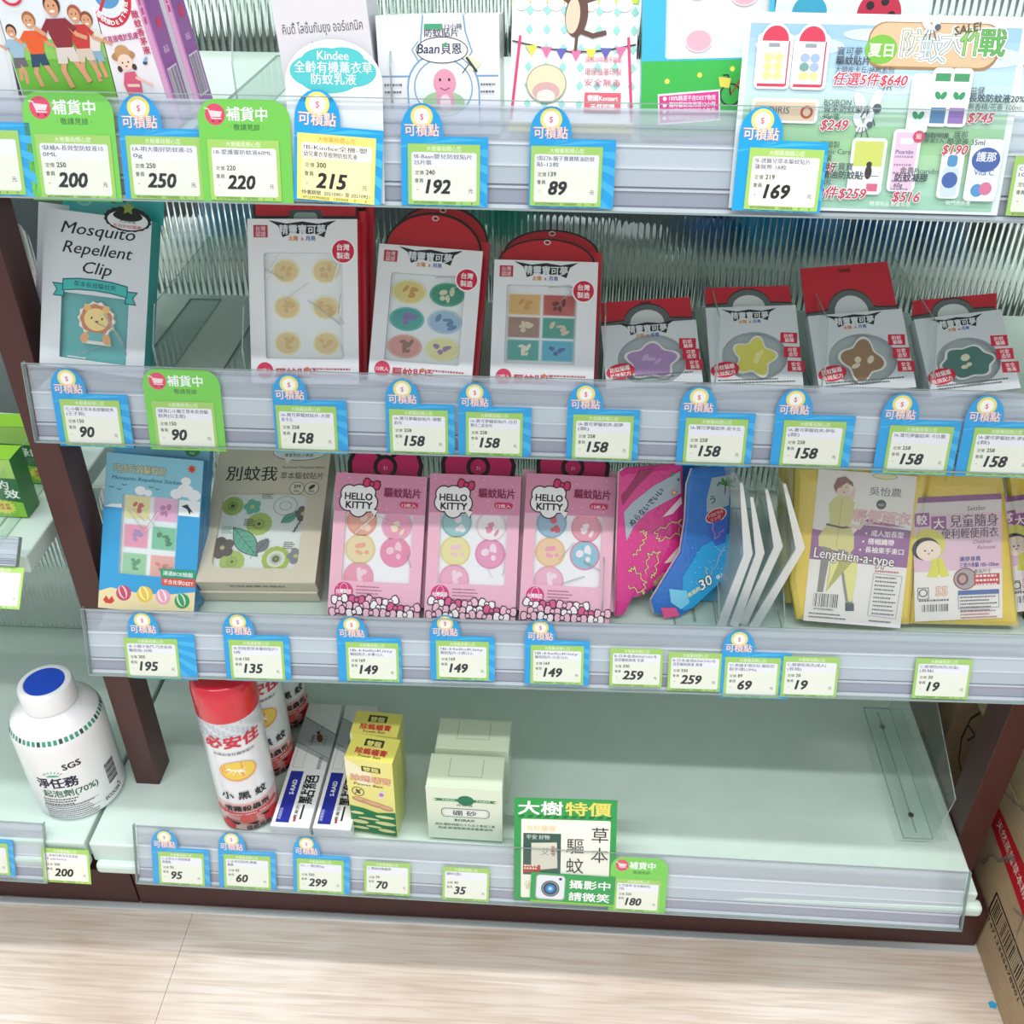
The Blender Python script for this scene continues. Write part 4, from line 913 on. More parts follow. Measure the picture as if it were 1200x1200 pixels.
a_, b_ = loc(741, 617), loc(782, 572); an = math.degrees(math.atan2(b_[1]-a_[1], b_[0]-a_[0]))
g.text('ぬらないでいい', a_[0], a_[1], 8, '22305a', .04, w=46, rot=an); 
g.burst(*loc(790, 577), 1.5, 5, 8, 'd8304c'); g.ell(*loc(790, 577), 1.6, 1.6, 'f4e08c', 10); g.burst(*loc(788, 556), 1, 3, 6, '4a9a5a'); g.burst(*loc(795, 562), 1, 2.4, 6, '3a6ab0')
def wig(pts, n, col='e9dc96', w=.9, amp=2.0):
    A = [loc(*q) for q in pts]; out = []
    for i in range(len(A)-1):
        p, q = V(A[i]), V(A[i+1]); d = q-p; nn = V((-d.y, d.x)).normalized()
        for k in range(n): t_ = k/n; out.append(tuple(p+d*t_+nn*amp*math.sin(k*2.2+i)))
    out.append(A[-1]); g.line(out, w*1.9, '8a1c54'); g.line(out, w, col)
wig([(742, 652), (752, 640), (758, 625), (750, 622)], 7); wig([(770, 622), (797, 608), (796, 625), (772, 634), (768, 622)], 6); wig([(757, 672), (759, 650), (772, 646), (768, 672), (762, 676)], 6); wig([(737, 670), (742, 665), (756, 682), (754, 696), (736, 686)], 6)
g.poly(Q((778, 660), (800, 635), (801, 648), (790, 658)), 'f2e4d6'); g.poly(Q((776, 606), (798, 582), (799, 590), (788, 602)), 'f2dfe8')
a_, b_ = loc(767, 687), loc(788, 668); an = math.degrees(math.atan2(b_[1]-a_[1], b_[0]-a_[0]))
g.text('長效約 30', a_[0], a_[1], 5.4, 'f2e6a0', .07, rot=an, w=24); g.text('長效約 30', a_[0], a_[1], 5.4, '2a1420', .02, rot=an, w=24)
R = random.Random(4)
for q in range(60): x, y = loc(R.uniform(735, 796), R.uniform(605, 690)); g.ell(x, y, .35, .35, 'f6b8d8', 6)
g.build('printing', GLOSS, t)
for seq, (dpx, dy, lab, y0) in enumerate((((-24, -6), 0, 'blue foil pouch squeezed between the pink pouch and the front blue one', .79), ((0, 0), 0, 'front blue foil pouch with a palm tree and red oval', .768))):
    ox, oy = dpx
    O = [(806+ox, 570), (812+ox, 552), (858+ox, 547), (857+ox, 600), (855+ox, 660), (849+ox, 682), (812+ox, 716), (798+ox, 726+oy), (768, 722+oy), (764, 706+oy), (782+ox, 676), (798+ox, 650), (804+ox, 610)]
    t, loc, P = pouch(O, y0, D3, 22, 20, 'refill_pouch', lab, 'pouch', 'foil pouches', '2f74c8' if seq else '2a66b4')
    g = G(z=.2)
    g.poly(Q((828+ox, 585), (834+ox, 560), (856+ox, 556), (854+ox, 592), (838+ox, 598), (828+ox, 600)), 'a4b4ba')
    for k in range(5): a = -.3+k*.75; c = loc(850+ox, 568); g.line([c, (c[0]+7*math.cos(a), c[1]+7*math.sin(a)), (c[0]+9*math.cos(a), c[1]+6*math.sin(a)-2)], 2, '2f7a3c')
    c = loc(850+ox, 568); g.line([c, (c[0]-1, c[1]-9)], 1.2, '6a4a2c')
    g.text('う', *loc(832+ox, 590), 9, '2a3a4c', .03)
    c = loc(839+ox, 604); g.ell(*c, 11.5, 7, 'f0e4da', rot=12); g.ell(*c, 10.6, 6.2, 'b8263a', rot=12); g.text('トロピカル', c[0], c[1]+.4, 4, 'f6dfe0', .02, al='c', w=16, rot=12); g.text('リング', c[0], c[1]-4.4, 4, 'f6dfe0', .02, al='c', rot=12)
    g.poly(Q((822+ox, 640), (855+ox, 625), (853+ox, 662), (846+ox, 680), (812+ox, 712), (800+ox, 716), (800+ox, 676)), '28a2dc')
    g.poly(Q((828+ox, 615), (853+ox, 606), (850+ox, 636), (838+ox, 640)), '3a62c4')
    wig([(826+ox, 664), (830+ox, 676), (836+ox, 668), (846+ox, 646), (850+ox, 640)], 4, '9adcf2', .7, 1.2); wig([(834+ox, 612), (838+ox, 632), (848+ox, 620)], 5, 'b0a8e8', .7, 1.2)
    a_, b_ = loc(808+ox, 700), loc(846+ox, 674); an = math.degrees(math.atan2(b_[1]-a_[1], b_[0]-a_[0]))
    g.text('30', *loc(822+ox, 692), 15, '12283c', .1, .15, rot=an); g.text('30', *loc(822+ox, 692), 15, 'f4f6f2', .03, .15, rot=an); g.text('個入', *loc(840+ox, 679), 4.5, 'f4f6f2', .04, rot=an)
    g.text('長效約', *loc(807+ox, 700), 5, 'f0e8a4', .04, rot=an)
    g.poly(Q((784+ox*.3, 690), (804+ox*.3, 692), (808+ox*.3, 706), (798+ox*.3, 714), (786+ox*.3, 706)), '7fd0ee'); g.poly(Q((774, 712), (792, 712), (796, 722), (778, 724)), 'e45a90')
    for q in range(30): x, y = loc(R.uniform(810, 850)+ox, R.uniform(640, 690)); g.ell(x, y, .5, .5, 'bfe8f8', 6)
    g.build('printing', GLOSS, t)
# ---- bent, milky clear blister packs
def blister(path, y0, label, depth=78, k=0):
    z0 = D3(.2); A = [at(x, y, Y=y0) for x, y in path]; o = V((A[2].x, y0, min(p.z for p in A)))
    o.z = z0+.001; dz = min(p.z for p in A)-o.z
    t = thing('blister_pack', label, 'package', Mx.Translation(o), 'bent clear blister packs')
    P = [((p.x-o.x)*1000, (p.z-o.z-dz)*1000) for p in A]
    pts = []
    for i in range(2):
        for s_ in range(6): f_ = s_/6; pts.append((P[i][0]+(P[i+1][0]-P[i][0])*f_, P[i][1]+(P[i+1][1]-P[i][1])*f_))
    pts.append(P[2])
    R = random.Random(k); g = G(); n = len(pts); Dn = 6; VV = []; F = []
    for j in range(Dn+1):
        for i, (x, z) in enumerate(pts): VV.append((x+R.uniform(-.8, .8)*(j > 0)-j*1.2, j*depth/Dn, z+(R.uniform(-.6, .6) if i else 0)-(j*1.0 if i < n-1 else 0)*(z/90)))
    for j in range(Dn):
        for i in range(n-1): F.append((j*n+i, j*n+i+1, (j+1)*n+i+1, (j+1)*n+i))
    g.mesh(VV, F, 'ffffff'); g.build('film_sheet', MILKY, t, smooth=True)
    g = G(); W = 5.5
    q = [(P[0][0]-.5, P[0][1]), (P[0][0]+2.2, P[0][1]), (P[1][0]+2.5, P[1][1]), (P[2][0]+W, P[2][1]+2), (P[2][0]+W*.4, P[2][1]), (P[2][0]-W*.6, P[2][1]+3), (P[1][0]-W, P[1][1]-2)]
    g.mesh([(x, 0, z) for x, z in q]+[(x, -2, z) for x, z in q], [tuple(range(7)), tuple(range(13, 6, -1))]+[(i, (i+1) % 7, 7+(i+1) % 7, 7+i) for i in range(7)], 'ffffff')
    g.build('folded_rim', RIM, t)
    g = G(z=0); g.ell(0, 0, 4.2, 8, 'e49cb4', 20); g.ell(0, 0, 3.4, 7, 'e6eeee', 20); g.vtext('蚊拍', 0, 2, 4, '4a6a70', .02); g.build('oval_sticker', PAPER, t, M=mm(P[1][0]-1.5, 22, P[1][1]-14) @ Mx.Rotation(math.radians(90), 4, 'X') @ Mx.Rotation(math.radians(-62), 4, 'Y'))
RIM = clear('folded_rim_plastic', 'f2f8f8', .5, 'f4f8f7', gloss=.08, rough=.2)
blister([(870, 549), (881, 633), (845, 722)], .757, 'leftmost bent clear pack, next to the blue pouches', k=1)
blister([(885, 549), (898, 616), (863, 706)], .760, 'second bent clear pack from the blue pouches', k=2)
blister([(901, 549), (918, 617), (872, 712)], .763, 'third bent clear pack from the blue pouches', k=3)
blister([(921, 549), (943, 625), (884, 722)], .758, 'rightmost bent clear pack, next to the long raincoat', k=4)
g = G(); g.prism([(0, 0), (32, 0), (30, 118), (4, 120)], 0, 5, '3aa0cc')
g.z = 5.1; g.rr(4, 60, 20, 90, 7, 'e0dcea'); g.rr(5.5, 62, 18.5, 88, 6, 'f4f2f6')
tt = thing('blue_pack', 'flat blue pack standing behind the leftmost bent clear pack', 'package', Mx.Translation((.133, .80, D3(.14)+.001)) @ Mx.Rotation(math.radians(72), 4, 'X'), None); g.build('card', GLOSS, tt)
# ---- folded raincoats in clear bags
def raincoat(px, label, y0, kind, sheet):
    t, loc, P = pouch(px, y0, D3, 30, 0, 'folded_raincoat', label, 'raincoat', 'yellow raincoats in clear bags', 'ecd048' if kind == 1 else 'e8cc44', th=11, back='cdb84a')
    g = G(z=.3); S = [loc(*q) for q in sheet]
    w = (S[1][0]-S[0][0]+S[2][0]-S[3][0])/2; h = (S[0][1]+S[1][1]-S[2][1]-S[3][1])/2; cx = (S[0][0]+S[1][0]+S[2][0]+S[3][0])/4; y0_ = (S[2][1]+S[3][1])/2
    rot = -math.atan2((S[0][0]+S[1][0]-S[2][0]-S[3][0])/2, h)
    g.rect(-w/2, 0, w/2, h, 'f1eff2')
    if kind == 1:
        g.poly([(-w/2, h*.61), (-w*.22, h*.60), (w*.05, h*.70), (w/2, h*.66), (w/2, h*.40), (-w/2, h*.41)], '9a6aa4')
        g.poly([(-w/2, h*.61), (-w*.1, h*.58), (w*.0, h*.66), (w/2, h*.665), (w/2, h*.645), (w*.02, h*.68)], 'f1eff2')
        g.ell(w*.18, h*.985, w*.13, h*.022, 'b8bc7c'); g.ell(w*.18, h*.985, w*.12, h*.016, 'e4e6bc')
        g.text('吳怡農', w*.20, h*.86, 9, '6a7078', .02, al='c', w=30); g.ell(w*.17, h*.80, 4.6, 4.6, '4a4c54'); g.text('NO', w*.17, h*.79, 3.4, 'e8e8ec', .02, al='c')
        g.text('輕便雨衣', w*.19, h*.685, 13, 'c86a7c', .05, al='c', w=54); g.text('輕便雨衣', w*.19, h*.685, 13, 'f6d8de', .0, al='c', w=54); g.micro(-w*.02, h*.665, w*.4, 1, 2, 1, 'c05a66', 2)
        for i, s_ in enumerate(('成人加長型', '搭帽繩帶', '長袖束手束口')): yy = h*(.595-.055*i); g.ell(w*.05-i*2, yy+1.6, 1, 1, 'fbf8fc', 8); g.text(s_, w*.10-i*2, yy, 6.2, 'fbf8fc', .035)
        # figure of a woman in a yellow raincoat (flat print)
        g.poly([(-w*.40, h*.60), (-w*.33, h*.66), (-w*.36, h*.78), (-w*.30, h*.83), (-w*.19, h*.84), (-w*.10, h*.80), (-w*.11, h*.70), (-w*.12, h*.64), (-w*.07, h*.58), (-w*.06, h*.50), (-w*.10, h*.46), (-w*.42, h*.50), (-w*.43, h*.56)], 'd9d594')
        g.line([(-w*.24, h*.50), (-w*.23, h*.82)], .5, 'a8a66a'); g.line([(-w*.36, h*.645), (-w*.2, h*.63), (-w*.08, h*.645)], 2, '5a5a62')
        g.poly([(-w*.38, h*.50), (-w*.29, h*.49), (-w*.33, h*.18), (-w*.39, h*.18)], '8a8c88'); g.poly([(-w*.22, h*.49), (-w*.11, h*.475), (-w*.03, h*.24), (-w*.01, h*.13), (-w*.08, h*.13), (-w*.13, h*.25)], '8f918d')
        g.poly([(-w*.09, h*.14), (0, h*.14), (w*.01, h*.09), (-w*.08, h*.085)], '4c5a64')
        g.poly([(-w*.28, h*.47), (-w*.14, h*.35), (-w*.06, h*.15), (-w*.02, h*.15), (w*.0, h*.35), (-w*.02, h*.45), (-w*.10, h*.47), (-w*.2, h*.40), (-w*.3, h*.2), (-w*.28, h*.3)], 'e9e89a')
        g.ell(-w*.235, h*.885, w*.075, h*.052, 'ecd2c2'); g.poly([(-w*.33, h*.90), (-w*.30, h*.95), (-w*.22, h*.965), (-w*.14, h*.93), (-w*.13, h*.90), (-w*.2, h*.925), (-w*.29, h*.88), (-w*.3, h*.85)], '8c5a52')
        g.ell(-w*.25, h*.892, .8, .5, '40302c', 8); g.ell(-w*.20, h*.895, .8, .5, '40302c', 8); g.ell(-w*.22, h*.862, 1.3, .5, 'c05a60', 8); g.poly([(-w*.17, h*.83), (-w*.12, h*.90), (-w*.10, h*.88), (-w*.12, h*.80)], 'ecd2c2')
        g.poly([(-w*.15, h*.64), (-w*.02, h*.625), (w*.04, h*.68), (w*.02, h*.69), (-w*.04, h*.645), (-w*.14, h*.66)], 'ecd2c2')
        g.text('Lengthen-a-type', -w*.46, h*.425, 14, '5a4a60', .08, 0, w=w*.82, rot=-2.5); g.text('Lengthen-a-type', -w*.46, h*.425, 14, 'fbfafc', .02, 0, w=w*.82, rot=-2.5)
        g.barcode(-w*.42, h*.10, -w*.17, h*.19); g.text('4712345678901', -w*.41, h*.078, 3, '303238', .01); g.micro(-w*.45, h*.05, -w*.05, 2, 3.4, 1.3, '50525c', 6)
        g.line([(w*.15, h*.07), (w*.44, h*.06), (w*.46, h*.34), (w*.17, h*.35)], .35, '8a8c98', True); g.micro(w*.19, h*.32, w*.42, 10, 3.9, 1.4, '6a6c7c', 9); g.micro(w*.18, h*.36, w*.43, 1, 2, 1.4, 'c84a58', 3)
        g.micro(w*.17, h*.03, w*.4, 1, 2, 1.3, '50525c', 3)
    else:
        g.rect(-w/2, h*.955, w/2, h, '8a4a8e'); g.rect(-w/2, h*.40, w/2, h*.955, 'e6c6de'); g.rect(-w/2, h*.86, w/2, h*.955, 'e0dbe0')
        g.text('Settler', w*.22, h*.875, 6.5, '4c4a52', .02, al='c'); 
        for i, ch in enumerate('較大'): x = -w*.40+i*w*.19; g.rr(x-7, h*.765-i*4, x+7, h*.765+13-i*4, .8, '9a5a9c'); g.text(ch, x, h*.785-i*4, 10.5, 'fbf4fa', .03, al='c')
        g.text('兒童隨身', w*.19, h*.755, 13, '44303c', .025, al='c', w=w*.54); g.text('便利輕便雨衣', w*.14, h*.665, 10.5, '44303c', .02, al='c', w=w*.64)
        g.text('Children', w*.17, h*.61, 5, '7a4a80', .01, .3); g.text('Raincoat', w*.22, h*.565, 5, '7a4a80', .01, .3)
        g.ell(-w*.33, h*.62, 16, 15, 'dcd86a'); g.ell(-w*.36, h*.585, 13, 11, '2a2a2e'); g.ell(-w*.33, h*.57, 11.5, 9.6, 'f6e6dc')
        g.ell(-w*.37, h*.57, .9, .9, '2a2a2e', 8); g.ell(-w*.29, h*.57, .9, .9, '2a2a2e', 8); g.ell(-w*.33, h*.545, 1.4, .6, 'c05058', 8)
        g.poly([(-w*.30, h*.50), (-w*.18, h*.51), (-w*.10, h*.36), (-w*.19, h*.35), (-w*.21, h*.38), (-w*.24, h*.35), (-w*.36, h*.36), (-w*.31, h*.43)], 'e3e25c'); g.line([(-w*.21, h*.38), (-w*.23, h*.50)], .5, 'b4b23c')
        g.text('適穿身高', w*.02, h*.475, 5, '4a4aa0', .03); g.text('三至六年級 105~150cm', w*.02, h*.425, 5, '4a4aa0', .03, w=w*.44)
        g.ell(w*.08, h*.33, 11, 10.5, '9a3a4c'); g.ell(w*.08, h*.33, 10, 9.5, 'a9a8ac'); g.ell(w*.05, h*.33, 5.5, 6, '7a4a50'); g.ell(w*.05, h*.33, 3.4, 4, 'c8a0a0')
        g.rect(w*.18, h*.275, w*.47, h*.365, 'c83048'); g.micro(w*.20, h*.34, w*.46, 3, 4.2, 2, 'fbe8ea', 5); g.text('產品尺寸', w*.18, h*.375, 4, '4a5a60', .02)
        g.line([(-w*.46, h*.18), (-w*.34, h*.18), (-w*.34, h*.27), (-w*.46, h*.27)], .6, '5a5a60', True); g.ring(-w*.40, h*.23, 3.6, 3.4, .9, '4a4a50', 16)
        g.text('55', -w*.19, h*.205, 12, 'd88a5c', .06, al='c'); g.text('55', -w*.19, h*.205, 12, 'f6e4d8', .0, al='c')
        g.barcode(-w*.42, h*.075, -w*.12, h*.135); g.micro(-w*.45, h*.16, -w*.08, 1, 3, 1.6, '5a5a60', 3)
        g.line([(0, h*.09), (w*.46, h*.09), (w*.46, h*.235), (0, h*.235)], .4, '5a6a9a', True); g.rect(0, h*.20, w*.46, h*.235, '4a6ab4'); g.micro(w*.02, h*.175, w*.44, 5, 3.2, 1.3, '5a5a60', 8); g.micro(w*.02, h*.06, w*.44, 3, 3, 1.3, 'b86a70', 8)
    g.build('printed_sheet', GLOSS, t, M=Mx.Translation((cx*.001, y0_*.001, 0)) @ Mx.Rotation(rot, 4, 'Z'))
    # crinkled clear bag over everything
    xs = [p[0] for p in P]; ys = [p[1] for p in P]; R = random.Random(len(px)+kind); g = G(); nx, ny = 22, 30; VV = []; F = []
    x0, x1, y0b, y1 = min(xs)+2, max(xs)-2, min(ys)+1.5, max(ys)
    def clampx(y):   # bag width at height y from the outline
        hh = []
        for i in range(len(P)):
            a, b = P[i-1], P[i]
            if (a[1]-y)*(b[1]-y) <= 0 and abs(a[1]-b[1]) > 1e-6: hh.append(a[0]+(b[0]-a[0])*(y-a[1])/(b[1]-a[1]))
        return (min(hh), max(hh)) if len(hh) > 1 else (x0, x1)
    for j in range(ny+1):
        y = y0b+(y1-y0b)*j/ny; a, b = clampx(min(max(y, y0b+.5), y1-.5))
        for i in range(nx+1): VV.append((a+(b-a)*i/nx, y, 3.2+R.uniform(-1, 1.1) if 0 < i < nx else 0))
    for j in range(ny):
        for i in range(nx): q = j*(nx+1)+i; F.append((q, q+1, q+nx+2, q+nx+1))
    g.mesh(VV, F, 'ffffff'); g.build('clear_bag', BAGFILM, t, smooth=True)
raincoat([(932, 550), (1088, 556), (1087, 570), (1074, 640), (1066, 738), (934, 732), (926, 690), (930, 620)], 'long adult yellow raincoat pack lettered Lengthen-a-type', .752, 1, [(954, 552), (1072, 555), (1050, 734), (938, 729)])
raincoat([(1087, 557), (1175, 559), (1184, 640), (1194, 740), (1066, 737), (1074, 640)], 'child yellow raincoat pack with a hooded child on its pink label', .754, 2, [(1085, 580), (1170, 581), (1190, 729), (1069, 724)])
raincoat([(1178, 562), (1260, 566), (1272, 660), (1260, 735), (1205, 730), (1188, 650)], 'child raincoat pack cut by the photo edge, behind the hooded-child one', .776, 2, [(1181, 575), (1256, 578), (1262, 715), (1206, 712)])
# yellow raincoat bags behind the clear blister packs
t, loc, P = pouch([(920, 549), (955, 549), (950, 620), (942, 715), (928, 715), (918, 650)], .80, D3, 25, 55, 'folded_raincoat', 'yellow bagged raincoat seen edge-on left of the Lengthen-a-type pack', 'raincoat', 'yellow raincoats in clear bags', 'cfc070', th=9, back='c2b060')

# ================================================================ BOTTOM DECK
Z4 = .2
UPR = Mx.Rotation(math.radians(90), 4, 'X')
def cylwrap(r): return lambda x, y, z: ((r+z)*math.sin(x/r), y, (r+z)*math.cos(x/r))
def bottle():
    t = thing('tablet_bottle', 'white plastic jar with blue lid centre and green dotted shoulder', 'bottle', Mx.Translation((-.5405, .760, Z4+.0006)) @ UPR)
    r = 50; g = G()
    g.lathe([(0, 0, 'f3f4f6'), (42, 0, 'f3f4f6'), (47, 2, 'f3f4f6'), (r-.8, 7, 'f3f4f6'), (r-.8, 112, 'f3f4f6'), (r-1.5, 120), (r-5, 129), (r-14, 137), (30, 141), (27, 143), (27, 148)], 'eceef1', 56)
    g.build('body', WHITEPL, t)
    g = G(); g.lathe([(27.5, 145), (28.5, 146), (28.5, 166), (27, 170), (24, 171.5), (21.5, 171.3), (21, 170.2), (0, 170.2)], 'f4f5f8', 56)
    lid = g.build('lid', WHITEPL, t)
    g = G(z=0); g.prism([(20.8*math.cos(i*.1571), 20.8*math.sin(i*.1571)) for i in range(40)], 0, .8, '0a46c8'); g.build('blue_disc', GLOSS, lid, M=mm(0, 170.3, 0) @ Mx.Rotation(math.radians(-90), 4, 'X'))
    g = G(z=.1, wrap=cylwrap(r-.8), step=(3, 0), dz=.006); D = lambda a: math.radians(a)*r
    g.text('SGS', D(32), 84, 12, '17191b', .05, al='c', rot=4)
    g.text('淨任務', D(8), 58, 17, '1f1c3c', .05, al='c', w=44); g.text('起泡劑(70%)', D(20), 43, 12, '2f6a4c', .03, al='c', w=60)
    for k in range(7): a = math.radians(30+k*20); g.line([(D(6)+9*math.cos(a), 75+6*math.sin(a)), (D(6)+12*math.cos(a), 75+8.5*math.sin(a))], .9, '3f9a7c')
    g.ell(D(6), 75, 7, 3, '58b094', a0=0, a1=180)
    g.micro(D(-18), 37, D(28), 3, 4, 1.8, '2a2c30', 3); g.micro(D(-20), 26, D(48), 7, 3.2, 1.3, '50545a', 8)
    for q in (28, 17): g.line([(D(-18), q), (D(50), q)], .4, '50545a')
    for k in range(11): g.rect(D(68), 30+k*2.9, D(86), 30+k*2.9+(1.4 if k % 3 else 2), '2a2c30')
    g.text('ECOCERT', D(72), 12, 7, '1d1f22', .03, al='c', w=26); g.ell(D(82), 20, 1.6, 1.6, 'c83a50', 10)
    g.build('printed_label', PAPER, t)
    # green dotted ring on the shoulder
    g = G()
    n = 52
    for k in range(n):
        a0 = k*2*math.pi/n; a1 = a0+.075; P = [((rr+.15)*math.sin(a), y, (rr+.15)*math.cos(a)) for rr, y, a in ((r-4.2, 127, a0), (r-4.2, 127, a1), (r-2.0, 121.5, a1), (r-2.0, 121.5, a0))]
        g.face([P[3], P[2], P[1], P[0]], '3c9a80' if k % 4 else '2c4c4c')
    g.build('dotted_ring', PAPER, t)
bottle()
ZC = lambda x, y, Y=.711: (at(x, y, Y=Y).z-Z4)*1000
def can(x, y, label, turn):
    t = thing('spray_can', label, 'spray can', Mx.Translation((x, y, Z4+.0005)) @ UPR @ Mx.Rotation(math.radians(turn), 4, 'Y'), 'insect spray cans')
    r = 32.5; cb = ZC(258, 848); g = G()
    g.lathe([(0, 1, 'b8bcc0'), (27, 1, 'b8bcc0'), (31, 0, 'b8bcc0'), (r, 2.5, 'e9a49c'), (r, 26, 'eec2bc'), (r, 46, 'e9edf1'), (r, cb-26, 'dce3e9'), (r, cb, 'c9ced4'), (r-.6, cb+.3)], 'ffffff', 48)
    g.build('body', CANM, t)
    g = G(); g.lathe([(r+.6, cb-1), (r+.8, cb), (r+.8, cb+30), (r-1, cb+41), (r-4, cb+44), (r-8, cb+45), (0, cb+45.5)], 'd81a34', 48)
    c = g.build('cap', CANM, t)
    g = G(z=.2, wrap=cylwrap(r), step=(3, 0), dz=.006); z_ = lambda py, px=262: ZC(px, py)
    o = math.radians(10)*r
    for j in range(7):
        for i in range(24): g.rect(o-58+i*5, cb-3-j*3.8, o-58+i*5+3.6, cb-3-j*3.8+2.6, 'ccd5dc') if (i*3+j*5) % 4 else None
    g.text('必安住', o, z_(876), 19, 'd02a3c', .05, .1, 'c', w=60); g.text('台灣必安住獨家配方', o, z_(885), 4.4, '3a3c40', .02, al='c', w=44)
    g.ell(o, z_(904), 20, 15, 'e9a06a'); g.ell(o-.5, z_(903), 18.6, 13.6, 'f0cf58')
    zc = z_(903)   # pale mosquito
    g.ell(o, zc, 7.5, 1.8, 'fbf6e4', 14, rot=-14); g.ell(o-8.5, zc+3, 2.2, 1.8, 'fbf6e4', 10)
    for a, b in (((-2, 0), (-6, -6)), ((0, 0), (2, -7)), ((2, 0), (8, -6)), ((-5, 1), (-10, -3)), ((0, 1), (9, 2.5)), ((-9, 3), (-13, 1))): g.line([(o+a[0], zc+a[1]), (o+b[0], zc+b[1])], .8, 'fbf6e4')
    g.text('小 黑 蚊', o+1, z_(935), 12.5, '1d1e22', .04, al='c', w=50); g.text('噴霧殺蟲劑', o+1, z_(949), 9.5, '1d1e22', .035, al='c', w=50)
    g.line([(o-38+i*5, 31-3*math.cos((i-8)/4)) for i in range(16)], 4.4, 'd8404c'); g.micro(o-25, 27.5, o+25, 1, 2, 1.6, 'fbe8e8', 3)
    for dx, q, rr in ((-24, 9, 9), (0, 20, 9), (27, 14, 10)): g.ell(o+dx, q, rr, rr*.8, 'd8343e' if dx else 'e06a60')
    for dx, q in ((-14, 14), (6, 12), (20, 20)): g.poly([(o+dx-7, q+2), (o+dx+5, q+1), (o+dx+2, q-3), (o+dx-3, q-1)], '2a1c1e')
    g.text('蟑螂螞蟻', o+10, 3, 7, '2a1c1e', .03, al='c'); g.build('printed_label', PAPER, t)
CANM = attr_mat('lacquered_tin', .22, .5)
can(-.337, .743, 'front red-capped insect spray can', 6)
can(-.336, .816, 'middle spray can, half hidden behind the front one', 14)
can(-.334, .889, 'rearmost spray can in the row of three', 20)
def flatbox(x0, x1, y0, y1, label, yaw):
    t = thing('gel_box', label, 'package', Mx.Translation(((x0+x1)/2, y0, Z4+.0005)) @ Mx.Rotation(math.radians(yaw), 4, 'Z'), 'blue-striped gel boxes'); w = (x1-x0)*1000; L = (y1-y0)*1000; H = 19
    g = G(); g.box(-w/2, w/2, 0, L, 0, H, 'f0f2f5'); g.build('carton', GLOSS, t, bevel=.5)
    g = G(z=H+.12)
    g.poly([(-w/2, L*.62), (-w/2, L), (w/2, L), (w/2, L*.50)], 'a9b0b6'); g.poly([(-w/2, L*.88), (-w/2, L), (w/2-2, L), (w/2, L*.74)], 'dfe4e6'); g.line([(-w/2+.4, L*.88), (w/2-.4, L*.74)], .8, '3a3c40'); g.line([(-w/2+.4, L*.66), (w/2-.4, L*.535)], .6, '3a3c40')
    g.poly([(-w/2+.3, L*.02), (-w*.10, L*.02), (-w*.10, L*.40), (-w/2+2, L*.40)] if False else [(-w*.40, L*.03), (-w*.06, L*.03), (-w*.06, L*.42), (-w*.40, L*.42)], '1c2a9a')
    g.text('S-RAID', -w*.16, L*.24, 7, 'f4f6fa', .04, rot=90); g.text('滅蟻餌劑', -w*.30, L*.05, 4, 'c8d0f0', .01, rot=90)
    g.text('一點絕', w*.36, L*.06, 17, '17191c', .035, rot=90, w=62); g.text('專業防治螞蟻蟑螂', w*.10, L*.06, 4.4, '3c3e44', .02, rot=90, w=52); g.rect(w*.04, L*.04, w*.10, L*.07, 'c03040')
    g.text('Siege', -w*.06, L*.66, 6, '3c3e44', .02, .2, rot=90); g.text('凝膠餌劑', w*.34, L*.44, 5, '3c3e44', .01, rot=90)
    g.line([(-w*.40, L*.45), (-w*.14, L*.45), (-w*.14, L*.64), (-w*.40, L*.64)], .3, '8a8e94', True)
    g.ell(w*.10, L*.70, 3.6, 7, '6a3426', rot=20); g.ell(w*.02, L*.745, 2.2, 2.2, '4a2018')
    for k in range(3):
        for sg in (-1, 1): g.line([(w*.1, L*(.67+.02*k)), (w*.1+sg*7, L*(.66+.03*k)), (w*.1+sg*9, L*(.63+.03*k))], .5, '3a1a12')
    g.line([(w*.0, L*.75), (-w*.08, L*.80)], .4, '3a1a12'); g.line([(w*.03, L*.75), (w*.12, L*.82)], .4, '3a1a12')
    g.build('printing', PAPER, t)
flatbox(-.3025, -.259, .704, .889, 'left flat gel box with a blue stripe and a cockroach picture', -1)
flatbox(-.2555, -.213, .704, .889, 'right flat gel box with a blue stripe, partly under the yellow box', -1)
